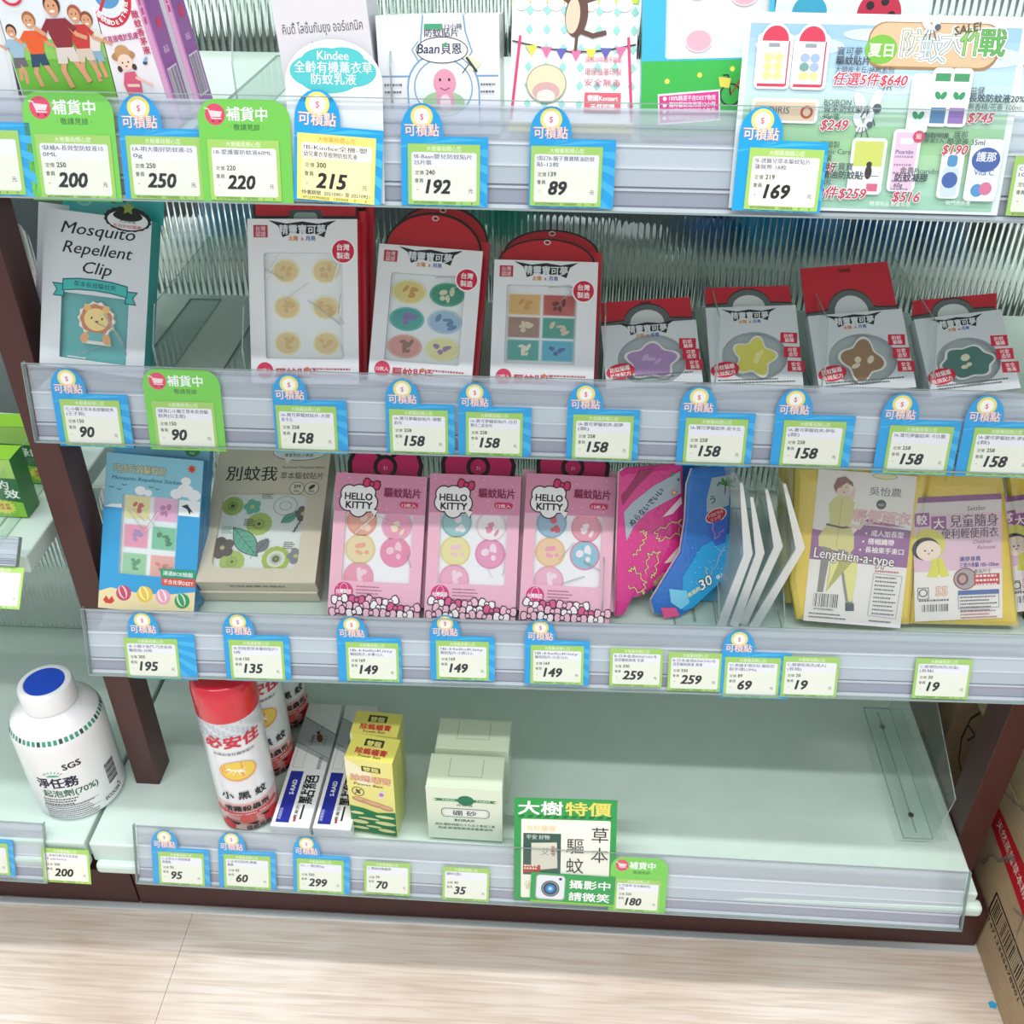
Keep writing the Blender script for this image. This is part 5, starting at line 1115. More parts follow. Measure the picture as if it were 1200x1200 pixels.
def yellowbox(px, y0, label, front, dpt):
    M, w, h = fit(px, y0, Z4, 0, d=0, yaw= -7 if front else -3); t = thing('ant_bait_box', label, 'package', M, 'yellow ant bait boxes'); w = 52
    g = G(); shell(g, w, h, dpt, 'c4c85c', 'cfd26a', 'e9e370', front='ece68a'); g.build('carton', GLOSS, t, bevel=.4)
    g = G(z=.1); k = h/130
    g.poly([(-w/2, h-1), (w*.0, h-22*k), (w*.2, h-34*k), (-w*.1, h-48*k), (-w/2, h-30*k)], 'f4f0cc')
    for q in (0,): g.rr(-w*.16, h-20*k, w*.24, h-11*k, 1, '3a3c20'); g.text('雙龍', w*.04, h-18.4*k, 7.4*k, 'f2e98c', .03, al='c', w=17)
    g.text('除螞蟻膏', w*.02, h-37*k, 12*k, 'c83a3c', .06, al='c', w=44); g.text('除螞蟻膏', w*.02, h-37*k, 12*k, 'f0ddb0', .0, al='c', w=44); g.text('Power Bait', -w*.04, h-45*k, 5.6*k, '7a3a2c', .03, al='c', w=32)
    g.ring(-w*.28, h-57*k, 6.5, 7, .9, '3c3c30'); g.line([(-w*.28-4, h-62*k), (-w*.28+4, h-52*k)], .9, '3c3c30'); g.ell(-w*.28, h-57*k, 2, 4, '5a4a3c', rot=30)
    g.ell(w*.22, h-57*k, 3.4, 7, 'e2e4ea', rot=-20); g.ell(w*.22, h-57*k, 2.6, 3.4, 'c87aa8', rot=-20)
    for a, b, c in ((-.20, 72, 12), (.06, 76, 15), (.30, 80, 8)): g.ell(w*a, h-b*k, c, 4.6*k, 'c8906c', rot=-12); g.ell(w*a, h-b*k+1, c*.8, 2.6*k, 'dcb090', rot=-12)
    g.poly([(-w/2+.3, .3), (w/2-.3, .3), (w/2-.3, h-86*k), (w*.1, h-91*k), (-w*.2, h-86*k), (-w/2+.3, h-84*k)], '1f7a4c')
    for a, b, c, d in ((-.34, 96, 10, 2.4), (.26, 97, 11, 2.6), (-.1, 104, 12, 1.8), (-.30, 112, 11, 3.4), (.26, 109, 12, 3.4), (.0, 118, 9, 2), (-.30, 123, 11, 2.4), (.28, 122, 10, 3)): g.ell(w*a, max(3.4, h-b*k), min(c, w/2-abs(w*a)-.6), d*k, 'e6e2a0', rot=0)
    g.build('printing', PAPER, t)
    g = G(z=.1); g.rr(-w*.2, dpt*.55, w*.2, dpt*.85, 1, '3a3c20'); g.text('雙龍', 0, dpt*.58, dpt*.24, 'f2e98c', .03, al='c', w=16)
    g.text('除螞蟻膏', 0, dpt*.24, dpt*.27, 'c83a3c', .05, al='c', w=34); g.text('Power Bait', 0, dpt*.1, dpt*.13, '7a3a2c', .03, al='c', w=24)
    g.build('top_printing', PAPER, t, M=mm(0, h, 0) @ Mx.Rotation(math.radians(-90), 4, 'X') )
    return M, h
yellowbox([(401, 888), (463, 896), (468.5, 981), (411, 979)], .716, 'front yellow ant bait box with the big red title', True, 34)
yellowbox([(407, 858), (469, 867), (474, 960), (418, 955)], .757, 'rear yellow ant bait box, only its top showing', False, 34)
def borax(px, y0, label, front):
    M, w, h = fit(px, y0, Z4, 0, d=0, yaw= -1); w = 82; t = thing('borax_box', label, 'package', M, 'pale green borax boxes'); dpt = 46
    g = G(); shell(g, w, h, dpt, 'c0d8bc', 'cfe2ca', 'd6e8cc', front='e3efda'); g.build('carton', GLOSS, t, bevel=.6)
    g = G(); g.prism([(-w/2+1, 0), (w/2-1, 0), (w/2-1, dpt-6), (-w/2+1, dpt-6)], .1, 1.0, 'dcead0'); g.z = 1.05
    g.line([(-w*.22, dpt-8), (-w*.22, dpt*.28), (w*.22, dpt*.28), (w*.22, dpt-8)], .5, '7f9a7c'); g.build('tuck_flap', PAPER, t, M=mm(0, h, 0) @ Mx.Rotation(math.radians(-90), 4, 'X') @ mm(0, 2, 0))
    g = G(z=.1)
    if front:
        g.rect(-w*.40, h*.74, w*.42, h*.79, '2c8462'); g.poly([(-w*.43, h*.73), (-w*.36, h*.765), (-w*.43, h*.80)], 'dbe9cf'); g.poly([(w*.45, h*.73), (w*.38, h*.765), (w*.45, h*.80)], 'dbe9cf'); g.ell(w*.02, h*.765, 9, 8, '1f7a56')
        g.text('YANG', -w*.21, h*.75, 4, 'eaf2e0', .03, al='c', w=14); g.text('FARM', w*.25, h*.75, 4, 'eaf2e0', .03, al='c', w=14)
        g.text('合格證', 0, h*.66, 3.6, '5a6a64', .02, al='c', w=18); g.rr(-w*.31, h*.44, w*.33, h*.61, 5, '3c4a50'); g.rr(-w*.30, h*.45, w*.32, h*.60, 4.4, 'e4eee4'); g.rr(-w*.285, h*.462, w*.305, h*.588, 3.8, 'cfdcd6'); g.rr(-w*.275, h*.47, w*.295, h*.58, 3.4, 'eef4ea')
        g.text('硼 砂', 0, h*.485, 9, '2c3c40', .03, al='c', w=26); g.text('BORAX', 0, h*.36, 5.4, '3c4a4c', .03, al='c', w=22); g.text('成份:硼砂純度九十九以上食品工業', 0, h*.27, 4.4, '4a6a5c', .02, al='c', w=66); g.text('用途:玻璃陶瓷清潔農業適用', 0, h*.20, 4.4, '4a6a5c', .02, al='c', w=60)
    g.build('printing', PAPER, t)
borax([(496, 922.7), (591, 926), (590.7, 987), (501, 985)], .713, 'front pale green borax box with green ribbon print', True)
borax([(508, 878), (598, 881), (597, 948), (514, 945)], .768, 'plain pale green box behind the borax one', False)
# ================================================================ SIGNS ON THE STRIPS
def onstrip(r, px, off=.6):
    """a flat card tucked in a label strip: matrix at its bottom left corner, size in mm, taken from its four corners"""
    TL, TR, BR, BL = [hit(x, y, r.B0, r.n) for x, y in px]
    ex = ((TR-TL)+(BR-BL)).normalized(); ey = (TL-BL)+(TR-BR); ey = (ey-ex*ey.dot(ex)).normalized(); n = ex.cross(ey)
    c = (TL+TR+BR+BL)/4; w = ((TR-TL).length+(BR-BL).length)/2; h = ((TL-BL).length+(TR-BR).length)/2
    M = Mx((ex, ey, n)).transposed().to_4x4(); M.translation = c-ex*w/2-ey*h/2+n*off*.001; return M, w*1000, h*1000
# handwritten green special-offer sign
M, w, h = onstrip(ROW4, [(607, 935), (727.6, 937), (716, 1058), (598, 1053)], .4)
t = thing('offer_sign', 'green-bordered special-offer card with handwriting and a small product photo', 'sign', M)
g = G(); g.prism([(0, 0), (w, 0), (w, h), (0, h)], 0, .5, '2d9a4c'); g.z = .6
g.rr(w*.07, h*.03, w*.94, h*.80, 2, 'f4f2e2'); g.text('大樹', w*.04, h*.855, 17, 'fbfbf4', .045, w=w*.43); g.text('特價', w*.50, h*.855, 17, 'e9d86a', .045, w=w*.44)
for k in range(11): g.poly([(w*(.04+.085*k), h*.815), (w*(.085+.085*k), h*.815), (w*(.105+.085*k), h*.838), (w*(.06+.085*k), h*.838)], '1f6f38')
g.rect(w*.09, h*.26, w*.46, h*.665, '35594e'); g.poly([(w*.17, h*.30), (w*.43, h*.33), (w*.42, h*.58), (w*.17, h*.57)], 'd9d6c4'); g.text('艾草', w*.26, h*.46, 10, '8a9a88', .02, .1); g.vtext('防蚊包', w*.385, h*.52, 4, 'a83a3c', .03)
g.text('平安 好物', w*.12, h*.61, 6, 'cfdcd6', .02); g.rect(w*.09, h*.28, w*.26, h*.355, 'b03a34'); g.micro(w*.10, h*.34, w*.25, 2, 3.4, 2, 'f0e0c8', 2)
g.text('有好康喔', w*.12, h*.69, 8, 'e9d3a8', .02); g.text('省', w*.10, h*.12, 12, 'e6cfae', .02)
g.vtext('草本', w*.84, h*.60, 20, '2c3034', 0, 24); g.vtext('驅蚊', w*.60, h*.49, 20, '2c3034', 0, 24)
g.build('card', PAPER, t)
M, w, h = onstrip(ROW4, [(623, 1020), (721, 1027), (719.5, 1061), (620.6, 1055)], 2.0)
t = thing('camera_sticker', 'green sticker with a camera picture asking customers to smile', 'sticker', M)
g = G(); g.prism([(0, 0), (w, 0), (w, h), (0, h)], 0, .35, '2f9d50'); g.z = .4; g.rect(0, 0, w, h*.06, '8cc63c')
g.rr(w*.06, h*.10, w*.41, h*.94, 4, 'a8adb2'); g.rr(w*.07, h*.14, w*.40, h*.92, 4, 'e2e5e8'); cx, cy = w*.235, h*.48
for r_, c_ in ((11.4, '3c4248'), (10.2, '8a9298'), (8.6, '2c343a'), (6.6, '2c6aa8'), (4.2, '4aa4dc'), (1.8, 'bfe4f6')): k = r_*h/42; g.ell(cx, cy, k, k, c_)
g.ell(w*.35, h*.82, 1.6, 1.6, '1c2024'); g.text('攝影中', w*.46, h*.56, h*.31, 'fbfbf6', .035, w=w*.48); g.text('請微笑', w*.46, h*.15, h*.31, 'fbfbf6', .035, w=w*.48); g.build('card', PAPER, t)
# arched lavender lotion card on the top strip
M, w, h = onstrip(ROW1, [(333, 45), (447, 47), (451, 239), (340, 236)], -.6)
t = thing('shelf_card', 'white arched card with turquoise splash naming the lavender lotion', 'sign', M); g = G()
P = [(0, 0), (w, 0), (w, h*.74)]+[(w/2+w/2*math.cos(i*math.pi/20), h*.74+h*.26*math.sin(i*math.pi/20)) for i in range(1, 20)]+[(0, h*.74)]
g.prism(P, 0, .5, 'f1f5f6'); g.z = .55
K_ = .035
for dx, dy, rx, ry in ((.5, .79, .40, .10), (.30, .78, .25, .095), (.70, .78, .24, .09), (.42, .84, .25, .08), (.60, .85, .22, .075), (.45, .73, .30, .08)): g.ell(w*dx, h*(dy+.03), w*rx, h*ry, '52c4c8')
g.text('Kindee', w*.5, h*.88, 7.6, 'fbfefe', .022, al='c', w=w*.32); g.text('全齡有機薰衣草', w*.5, h*.807, 7.6, 'fbfefe', .022, al='c', w=w*.80); g.text('防蚊乳液', w*.5, h*.738, 7.4, 'fbfefe', .022, al='c', w=w*.46); g.build('card', GLOSS, t)
# summer offers poster
M, w, h = onstrip(ROW1, [(877, 10.5), (1203, 23), (1175, 250), (852, 246)], -.9)
t = thing('offer_poster', 'pale landscape poster of summer mosquito offers with small product pictures', 'poster', M); g = G()
g.prism([(0, 0), (w, 0), (w, h), (0, h)], 0, .5, 'eef6f4'); g.z = .55
bx = [w*.02, w*.975]; 
for i, c in enumerate(('9fc8e6', 'a9cfea', 'b3d6ee', 'bddcee', 'c6e2ea', 'c3e2d8', 'b5dcc0', 'a4d2a4', 'a8d8a0', 'b4dfb0', 'b8e2c0', 'b2dec4', 'a8d8bc')): g.rect(bx[0], h*(.945-.0713*(i+1)), bx[1], h*(.945-.0713*i)+.2, c)
for cx, cy, rx, ry in ((.2, .84, .16, .05), (.55, .66, .2, .05), (.88, .80, .12, .05), (.45, .90, .1, .03)): g.ell(w*cx, h*cy, w*rx, h*ry, 'd3e6f4')
g.rr(w*.44, h*.735, w*.905, h*.965, 10, 'a8835c'); g.rr(w*.445, h*.75, w*.90, h*.96, 10, 'dcc09a')
g.ell(w*.49, h*.83, 10, 8.5, '7cc24a'); g.text('夏日', w*.49, h*.80, 8.5, 'fbfdf0', .03, al='c'); 
for i, ch in enumerate('防蚊大作戰'):
    x = w*(.56+.068*i); y = h*(.82-(.035 if i == 1 else .01*(i == 0))); c = ('e9e2cc', 'd8e6ec', 'e3efe0', '8fc96a', '5cb85a')[i]; g.text(ch, x, y, 17, 'fbfcf8', .11); g.text(ch, x, y, 17, '6f8f62' if i > 2 else '8a9a9a', .05); g.text(ch, x, y, 17, c, .01)
g.text('SALE!', w*.74, h*.905, 7, '6a5a48', .03, .1, rot=12)
def mos(x, y, k):
    g.ell(x, y, 3*k, 1.4*k, 'f6f8f8', 12, rot=30); g.ell(x+2*k, y+3*k, 1.5*k, 3.2*k, 'eef4f8', 12, rot=-20); g.ell(x-2.4*k, y+2.6*k, 1.5*k, 3*k, 'eef4f8', 12, rot=30); g.ell(x+2.6*k, y+1*k, 1.3*k, 1.3*k, '5a6470', 10)
    for q in (-1, 0, 1): g.line([(x+q*k, y), (x+q*2.6*k, y-3.6*k)], .4*k, '5a6470')
mos(w*.655, h*.93, 1.5); mos(w*.47, h*.52, 2.2); mos(w*.53, h*.66, 1.0); mos(w*.46, h*.44, 1.6)
def halo(x0, y0, x1, y1, c='f4f8f6'): g.rr(w*x0-2, h*y0-2, w*x1+2, h*y1+2, 3, c)
for j, x0 in enumerate((.06, .19)):
    halo(x0, .64, x0+.105, .88); g.ell(w*(x0+.0525), h*.865, w*.052, h*.085, 'f4f8f6'); g.ell(w*(x0+.0525), h*.86, w*.047, h*.075, 'd8405c', a0=0, a1=180); g.rect(w*x0, h*.635, w*(x0+.105), h*.86, 'fbfbfb'); g.rect(w*(x0+.1), h*.64, w*(x0+.105), h*.86, 'c83a58'); g.rect(w*x0, h*.635, w*(x0+.10), h*.65, 'd8405c')
    g.rr(w*(x0+.014), h*.665, w*(x0+.088), h*.815, 1, 'eef0f0'); g.rect(w*(x0+.03), h*.83, w*(x0+.07), h*.85, '9aa4aa')
    for a in range(2):
        for b in range(3): g.ell(w*(x0+.033+.036*a), h*(.69+.045*b), 3, 2.6, ('ecdc9c', 'ecdc9c', 'ecdc9c', 'e8dca0', '7aa8a0', 'a8bce0')[(a+b if j else 0)+(3 if j and b else 0) if (a+b if j else 0)+(3 if j and b else 0) < 6 else 5])
def txt(s_, x, y, k, c='3c4a54', b=.01, **q): g.text(s_, w*x, h*y, k, c, b, **q)
def price(s_, x, y, k=8.6): g.text(s_, w*x, h*y, k, 'fbf6f6', .10, .2); g.text(s_, w*x, h*y, k, 'd0445c', .03, .2)
txt('寶可夢', .335, .80, 5.4); txt('驅蚊貼片', .335, .755, 5.4, b=.03); txt('大頭皮卡丘/神獸系列', .335, .715, 4); price('任選5件$640', .33, .655, 8.4)
halo(.06, .47, .28, .56); g.rect(w*.06, h*.465, w*.28, h*.56, 'e3cfb0'); g.text('BOIRIS', w*.09, h*.50, 6, '6a6a74', .02); g.ell(w*.25, h*.51, 4, 4, 'b85a48'); g.ell(w*.25, h*.51, 2.4, 2.4, 'e3cfb0')
txt('BOIRON', .31, .55, 4.6); txt('香茅防蚊凝露', .31, .515, 5); txt('40g/盒', .31, .48, 4); price('$249', .305, .425)
for i, (x0, c) in enumerate(((.625, 'e9eef0'), (.695, 'f4f6f4'), (.76, 'f4f6f4'))):
    halo(x0, .47 if i else .43, x0+.055, .73 if i else .70); g.rr(w*x0, h*.46, w*(x0+.055), h*(.72 if i else .62), 2, c)
    if i: g.rect(w*x0, h*.68, w*(x0+.055), h*.72, '4a9a6c'); g.rect(w*x0, h*.47, w*(x0+.055), h*.55, ('5a8ab0', '9a7ac0')[i-1])
    else: g.rr(w*(x0+.015), h*.62, w*(x0+.04), h*.70, 1.5, 'dfe8ea')
    for sg in (-1, 1): g.ell(w*(x0+.0275)+sg*1.8, h*.61-(0 if i else 12), 1.7, 2.6, '3c9a6c', 12, rot=sg*-30)
txt('益健', .825, .625, 4.6); txt('長效防蚊液20%', .825, .585, 5.2, b=.03); txt('無香精/花香 100ml', .825, .545, 4.2); price('$745', .83, .48, 8)
txt('超值回饋價格', .66, .40, 3.4); txt('德國製', .31, .335, 4.4); txt('Bionic Care', .31, .30, 4.4); txt('舒緩', .31, .265, 4.6); price('85折', .30, .205, 7)
halo(.44, .11, .545, .37); g.rect(w*.44, h*.10, w*.545, h*.37, 'f3f4f0'); g.rect(w*.44, h*.24, w*.545, h*.37, 'd8e070'); g.ell(w*.50, h*.21, 2.2, 4.4, '3c3430'); g.ell(w*.50, h*.25, 1.8, 1.8, '3c3430'); g.line([(w*.45, h*.19), (w*.54, h*.19)], .4, '5a5a5a'); g.rect(w*.50, h*.11, w*.54, h*.15, 'e06a8c')
halo(.585, .13, .665, .42); g.rect(w*.585, h*.12, w*.665, h*.42, 'efd0e2'); g.rr(w*.60, h*.36, w*.65, h*.39, 1.5, 'f8eef4'); g.text('Picaridin', w*.59, h*.31, 3.4, '7a5a9a', .03); g.micro(w*.59, h*.29, w*.66, 5, 5, 1.2, 'b08ab0', 4)
txt('獅子寶寶', .33, .22, 5); txt('精油防蚊貼', .33, .175, 5.4, b=.03); txt('12枚', .33, .14, 4); price('3件$259', .325, .07, 8.8)
txt('金鳥Picaridin', .615, .21, 4.6); txt('防蚊凝膠', .60, .17, 5.4, b=.03); txt('60g', .60, .135, 4); price('$516', .60, .06, 8.8)
g.ell(w*.665, h*.40, 3.6, 3.6, 'd8506c'); g.text('組', w*.665, h*.39, 3.6, 'fff4f4', .02, al='c'); txt('同款卡通', .685, .395, 3.8); txt('專案5入', .685, .37, 3.8)
halo(.77, .10, .83, .31); g.rr(w*.77, h*.09, w*.83, h*.25, 3, 'd7e6f4'); g.rr(w*.782, h*.25, w*.818, h*.31, 2, '5a9ac8'); g.ell(w*.80, h*.18, 5, 5, '4a6ab0')
halo(.87, .09, .965, .38); g.rr(w*.87, h*.085, w*.965, h*.38, 2, 'eef2f6'); g.ell(w*.92, h*.29, 9, 7.5, '4a66a8'); g.text('護那', w*.92, h*.285, 6.4, 'f4f6fa', .03, al='c'); g.text('Vita C', w*.92, h*.21, 5, '4a6ab0', .02, al='c'); g.ell(w*.905, h*.13, 4, 4, '5a9ad0'); g.ell(w*.935, h*.14, 4, 4, 'e07a9c')
txt('護那', .79, .40, 4.6); txt('酷涼液 35ml', .77, .365, 4.6, b=.02); price('$190', .755, .315, 8); txt('精選商品 數量有限', .52, .035, 3.2, 'f4f8f4'); txt('限門市供應', .80, .05, 3.2, 'f4f8f4')
g.build('printing', PAPER, t)

# ================================================================ TOP SHELF GOODS
def face1(px, lean, hmm, yaw=0, y0=.703): M, w, h = fit(px, y0, D1, lean, yaw); return M, w, hmm or h
def plainbox(t, w, h, d, front, side, left=None, top=None): g = G(); shell(g, w, h, d, side, left, top, front=front); g.build('carton', GLOSS, t, bevel=.4)
M, w, h = face1([(-60, 0), (-2, 0), (22, 105), (-40, 105)], 0, 120)
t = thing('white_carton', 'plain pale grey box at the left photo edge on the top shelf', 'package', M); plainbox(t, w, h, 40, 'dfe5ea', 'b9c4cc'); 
g = G(z=.1); g.rect(-w/2+3, 8, w/2-3, 70, 'e6ebf0'); g.rr(-w/2+6, 74, w/2-6, 100, 3, 'd5dde4'); g.build('printing', PAPER, t)
M, w, h = face1([(-11, 0), (109, 0), (135, 106), (24, 105)], 0, 130)
t = thing('repellent_box', 'box with a photo of children running on grass', 'package', M); plainbox(t, w, h, 34, 'e9eef2', 'b85aa8')
g = G(z=.1); g.rect(-w/2+.5, 0, w/2-.5, 44, '6fb840'); g.rect(-w/2+.5, 44, w/2-.5, 56, '8cca62'); g.rect(-w/2+.5, 56, w/2-.5, h-1, 'e6eef4')
def kid(x, y, k, shirt, pants, hair, sk='dba07c', lean=0, run=1):
    y += 22; k *= .80
    q = lambda pts: [(x+(a+b*lean)*k, y+b*k) for a, b in pts]
    g.line(q([(-2, 18), (-5*run, 9), (-3*run, 0)]), 3.2*k, sk); g.line(q([(2, 18), (6*run, 10), (9*run, 3)]), 3.2*k, sk)
    g.poly(q([(-5.5, 23), (5.5, 23), (7, 14), (1, 14), (0, 17), (-1, 13), (-7, 13)]), pants)
    g.poly(q([(-6, 38), (6, 38), (7, 30), (5, 22), (-5, 22), (-7, 30)]), shirt)
    g.line(q([(-5, 36), (-10, 30), (-14, 33)]), 2.4*k, sk); g.line(q([(5, 36), (10, 29), (15, 27)]), 2.4*k, sk); g.line(q([(-5, 36.5), (-9, 32)]), 3.4*k, shirt); g.line(q([(5, 36.5), (9, 32)]), 3.4*k, shirt)
    c = q([(0, 44)])[0]; g.ell(c[0], c[1]+1.4*k, 5*k, 5.6*k, hair); g.ell(c[0]-.4*k, c[1], 4*k, 4.9*k, sk, 18); g.ell(c[0]-2*k, c[1]+1*k, .5*k, .5*k, '2a1c18', 8); g.ell(c[0]+1.2*k, c[1]+1*k, .5*k, .5*k, '2a1c18', 8); g.ell(c[0]-.5*k, c[1]-2*k, 1.6*k, .8*k, 'fbf4f0', 8)
kid(-27, 8, .88, '9fc0d8', '6a6a70', '3a2c28', run=-.4); kid(-14, 6, 1.1, 'e8622c', '2c4a6a', 'a86a3c', lean=.02); kid(25, 8, 1.02, 'e4dcd4', '8ab0c8', '8a4a34', run=.5); kid(18, 8, 1.12, 'c83a34', 'd8c8b8', 'a8583c', run=.8); kid(7, 5, 1.35, '8c2a38', 'dcd4cc', '4a2c22', lean=-.05)
g.ring(-20, 84, 7, 7, 1.6, 'd8304c'); g.text('防蚊液', 0, 96, 12, '2c6a9a', .03, al='c'); g.build('printing', PAPER, t)
M, w, h = face1([(114-30, 0), (183, 0), (204, 106), (140, 106)], 0, 130); w = 33.5
o_ = at(140, 106, Y=.703); M.translation = V((o_.x+.0175, .703, D1(o_.x)+.0006))
for k_ in (1, 0):
    t = thing('repellent_box', ['white and purple box with a red ring and a child in a sun hat', 'second purple box standing behind the one with the red ring'][k_], 'package', M @ mm(1.5*k_, 0, -42*k_), 'purple repellent boxes')
    W = 33.5; g = G(); shell(g, W, 130, 38, '8a3f94', 'e4e0ea', 'd8d4e0', front='f0edf3'); g.build('carton', GLOSS, t, bevel=.4)
    g = G(z=.1)
    if k_ == 0:
        n0 = len(g.v)
        cx, cy = -1, 64
        g.ell(cx, cy, 20*.78, 20, 'd03048', 36); g.ell(cx, cy, 14*.8, 14.5, 'e6eef6'); g.ell(cx, cy-2, 8, 7, '5a9ad0'); g.line([(cx-7, cy-9), (cx+7, cy+9)], 2, 'd03048')
        for i, ch in enumerate('衛部核准DEET有效'): a = math.radians(205+i*14.5); g.text(ch, cx+16.2*.79*math.cos(a), cy+17.6*math.sin(a)-1, 3.7, 'ffffff', .04, al='c', rot=math.degrees(a)-270)
        g.text('可直接噴於肌膚', -1, 36, 4.4, 'c04a86', .03, al='c', w=24)
        g.ell(-3, 27, 8, 3.4, 'b58a5c'); g.ell(-3, 29, 5, 4.6, 'c99c6c'); g.ell(-3, 23, 5, 5, 'f4d8c8'); g.ell(-8, 19.5, 1.6, 2, '4a3430', 10); g.ell(2, 19.5, 1.6, 2, '4a3430', 10); g.ell(-5, 23, .6, .6, '2a2020', 8); g.ell(-1, 23, .6, .6, '2a2020', 8); g.ell(-3, 20.6, .9, .5, 'c05058', 8)
        g.poly([(-8, 3), (2, 3), (3, 10), (1, 17), (-6, 17), (-9, 10)], 'e0607c'); g.line([(1, 13), (10, 7)], 1.8, 'f0c8b8'); g.line([(-6, 9), (1, 8)], 1.8, 'f4d8c8'); g.ell(10, 21, 1.6, 1.2, '2c4a6c', 10); g.ell(11, 23, 2, 1, '8ab0d0', 10, rot=40)
        g.vtext('敵蚊香茅液', 13.6, 48, 5, 'c83a6c', .04, 5.4)
        if k_ == 0: g.v = g.v[:n0]+[(x, y+22, z) for x, y, z in g.v[n0:]]
    g.build('printing', PAPER, t)
    g = G(z=.1); g.rect(0, 0, 9, 130, 'e9a8d4'); g.rect(9, 0, 12, 130, 'c878bc'); g.barcode(16, 8, 33, 34, 'd8c8dc', '3c2c44', seed=5+k_); g.text('商品', 20, 44, 5, 'e8c8e8', .02); g.ell(26, 62, 4, 4, 'c83a5c'); g.vtext('防蚊液', 5, 76, 5, 'c8305c', .03)
    g.build('side_printing', PAPER, t, M=mm(W/2, 0, 0) @ Mx.Rotation(math.radians(90), 4, 'Y'))
M, w, h = face1([(315, 0), (425, 0), (441, 106), (334, 106)], 4, 125)
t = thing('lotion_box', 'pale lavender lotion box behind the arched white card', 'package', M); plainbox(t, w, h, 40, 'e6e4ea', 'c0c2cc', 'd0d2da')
g = G(z=.1); g.text('คินดี้ โลชั่นกันยุง ออร์แกนิค', 0, 61, 8, '50505c', .015, al='c', w=w*.86); g.text('Lavender', 0, 50, 8.4, '8a6ab8', .0, .35, al='c', w=w*.33)
g.ell(w*-.1, 39, 4, 5, 'd8b48a'); g.ring(w*.2, 38, 9, 5, .5, '8ab8c8')
for k in range(4): g.ell(w*.27+k*2, 38+k*.8, 1.2, 6, ('5a8ab0', '7a9ad0', '5aa0b0', '8a7ab8')[k], 12, rot=-20+k*14)
g.build('printing', PAPER, t)
M, w, h = face1([(437, 20), (586, 21), (585, 152), (450, 150)], 8, None)
t = thing('patch_box', 'wide white box with pink cartoon lizard in a blue arch', 'package', M); plainbox(t, w, h, 46, 'eff0f6', 'c8ccd6', 'dcdfe8', 'f2f4f9')
g = G(z=.1); b_ = '7aa6cc'; cx = w*.03; cy = h*.40
def tab(e, c): g.poly([(cx-15+e, h*.70), (cx-12+e, h-.3), (cx+15-e, h-.3), (cx+16-e, h*.86), (cx+20-e, h*.70), (cx+14-e, h*.60), (cx-15+e, h*.60), (cx-20+e, h*.72), (cx-15+e, h*.80)], c)
g.rect(-w/2+1, h*.50-.5, w/2-1, h*.50+.5, b_); g.rect(-w/2+1, h*.10, w/2-1, h*.11, b_)
tab(0, b_); tab(1, 'f6f7fb'); g.ell(cx, cy, 24, 22, b_); g.ell(cx, cy, 22.8, 20.8, 'f6f7fb'); g.rect(cx-23.5, 3, cx+23.5, cy, 'f0f2f8'); g.line([(cx-23.5, 3), (cx-23.5, cy)], 1, b_); g.line([(cx+23.5, 3), (cx+23.5, cy)], 1, b_); g.ell(cx, cy, 19.5, 18, b_); g.ell(cx, cy, 18.6, 17, 'eef2f0')
g.ell(cx, cy-9, 14, 7, 'a8cfa0'); g.ell(cx+1, cy+3, 7.5, 8.5, 'e9a0b8'); g.ell(cx+1, cy-7, 6, 8, 'e9a0b8'); g.ell(cx+1, cy-9, 3.6, 5, 'f8dce4'); g.ell(cx-2, cy+5, .8, 1, '4a2430', 8); g.ell(cx+4, cy+5, .8, 1, '4a2430', 8); g.line([(cx-2, cy), (cx+1, cy-1.4), (cx+4, cy)], .6, '9a4a60')
g.ell(cx+18, cy+17, 5, 2, 'e4ecc8', rot=-25); g.ell(cx+21, cy+13, 5, 1.8, 'e4ecc8', rot=35); g.line([(cx+16, cy+18), (cx+22, cy+10)], 1.6, '3a4434'); g.line([(cx+17, cy+14), (cx+13, cy+9)], .6, '3a4434')
g.ell(cx, h*.715, 17, 8, '3c3c50'); g.ell(cx, h*.715, 16.4, 7.4, 'f8f8fb'); g.text('Baan', cx-2, h*.69, 8, '3c4460', .03, .2, al='r'); g.text('貝恩', cx-.5, h*.69, 7, '3c4460', .03); g.ell(cx+2, h*.76, 2, 1, '5aa86c', 10, rot=30)
g.text('防蚊貼片', cx, h*.83, 5.4, '3c4460', .02, al='c', w=22); g.rr(cx-11, h*.885, cx+1, h*.93, .8, '4aa87c'); g.text('12小時', cx+2.5, h*.885, 4, '3c4460', .02, w=11)
g.micro(w*.34, h*.42, w*.46, 2, 4.4, 1.2, '6a6a78', 3); g.micro(-w*.46, h*.42, -w*.32, 2, 4.4, 1.2, '6a6a78', 3); g.build('printing', PAPER, t)
g = G(z=.1); tcol = b_; g.poly([(-11, 0), (-11, 34), (16, 34), (16, 0)], b_); g.poly([(-10, 0), (-10, 33), (15, 33), (15, 0)], 'f2f4f9'); g.rr(-2, 10, 7, 13, 1, 'b8c4d0'); g.build('top_printing', PAPER, t, M=mm(cx-2, h, 0) @ Mx.Rotation(math.radians(-90), 4, 'X'))
M, w, h = face1([(603, 0), (747, 0), (744, 141), (595, 141)], 26, 112)
t = thing('patch_pack', 'lime and white pack with a dancing meerkat and coloured bunting', 'package', M)
hole = 12; plainbox(t, w, h, 13, 'f3f5f2', 'cdd8a0', 'dfe6b0', 'cfdc5a')
g = G(z=.1); g.rect(-w/2+.2, .2, w/2-.2, 6, 'e0dc6c')
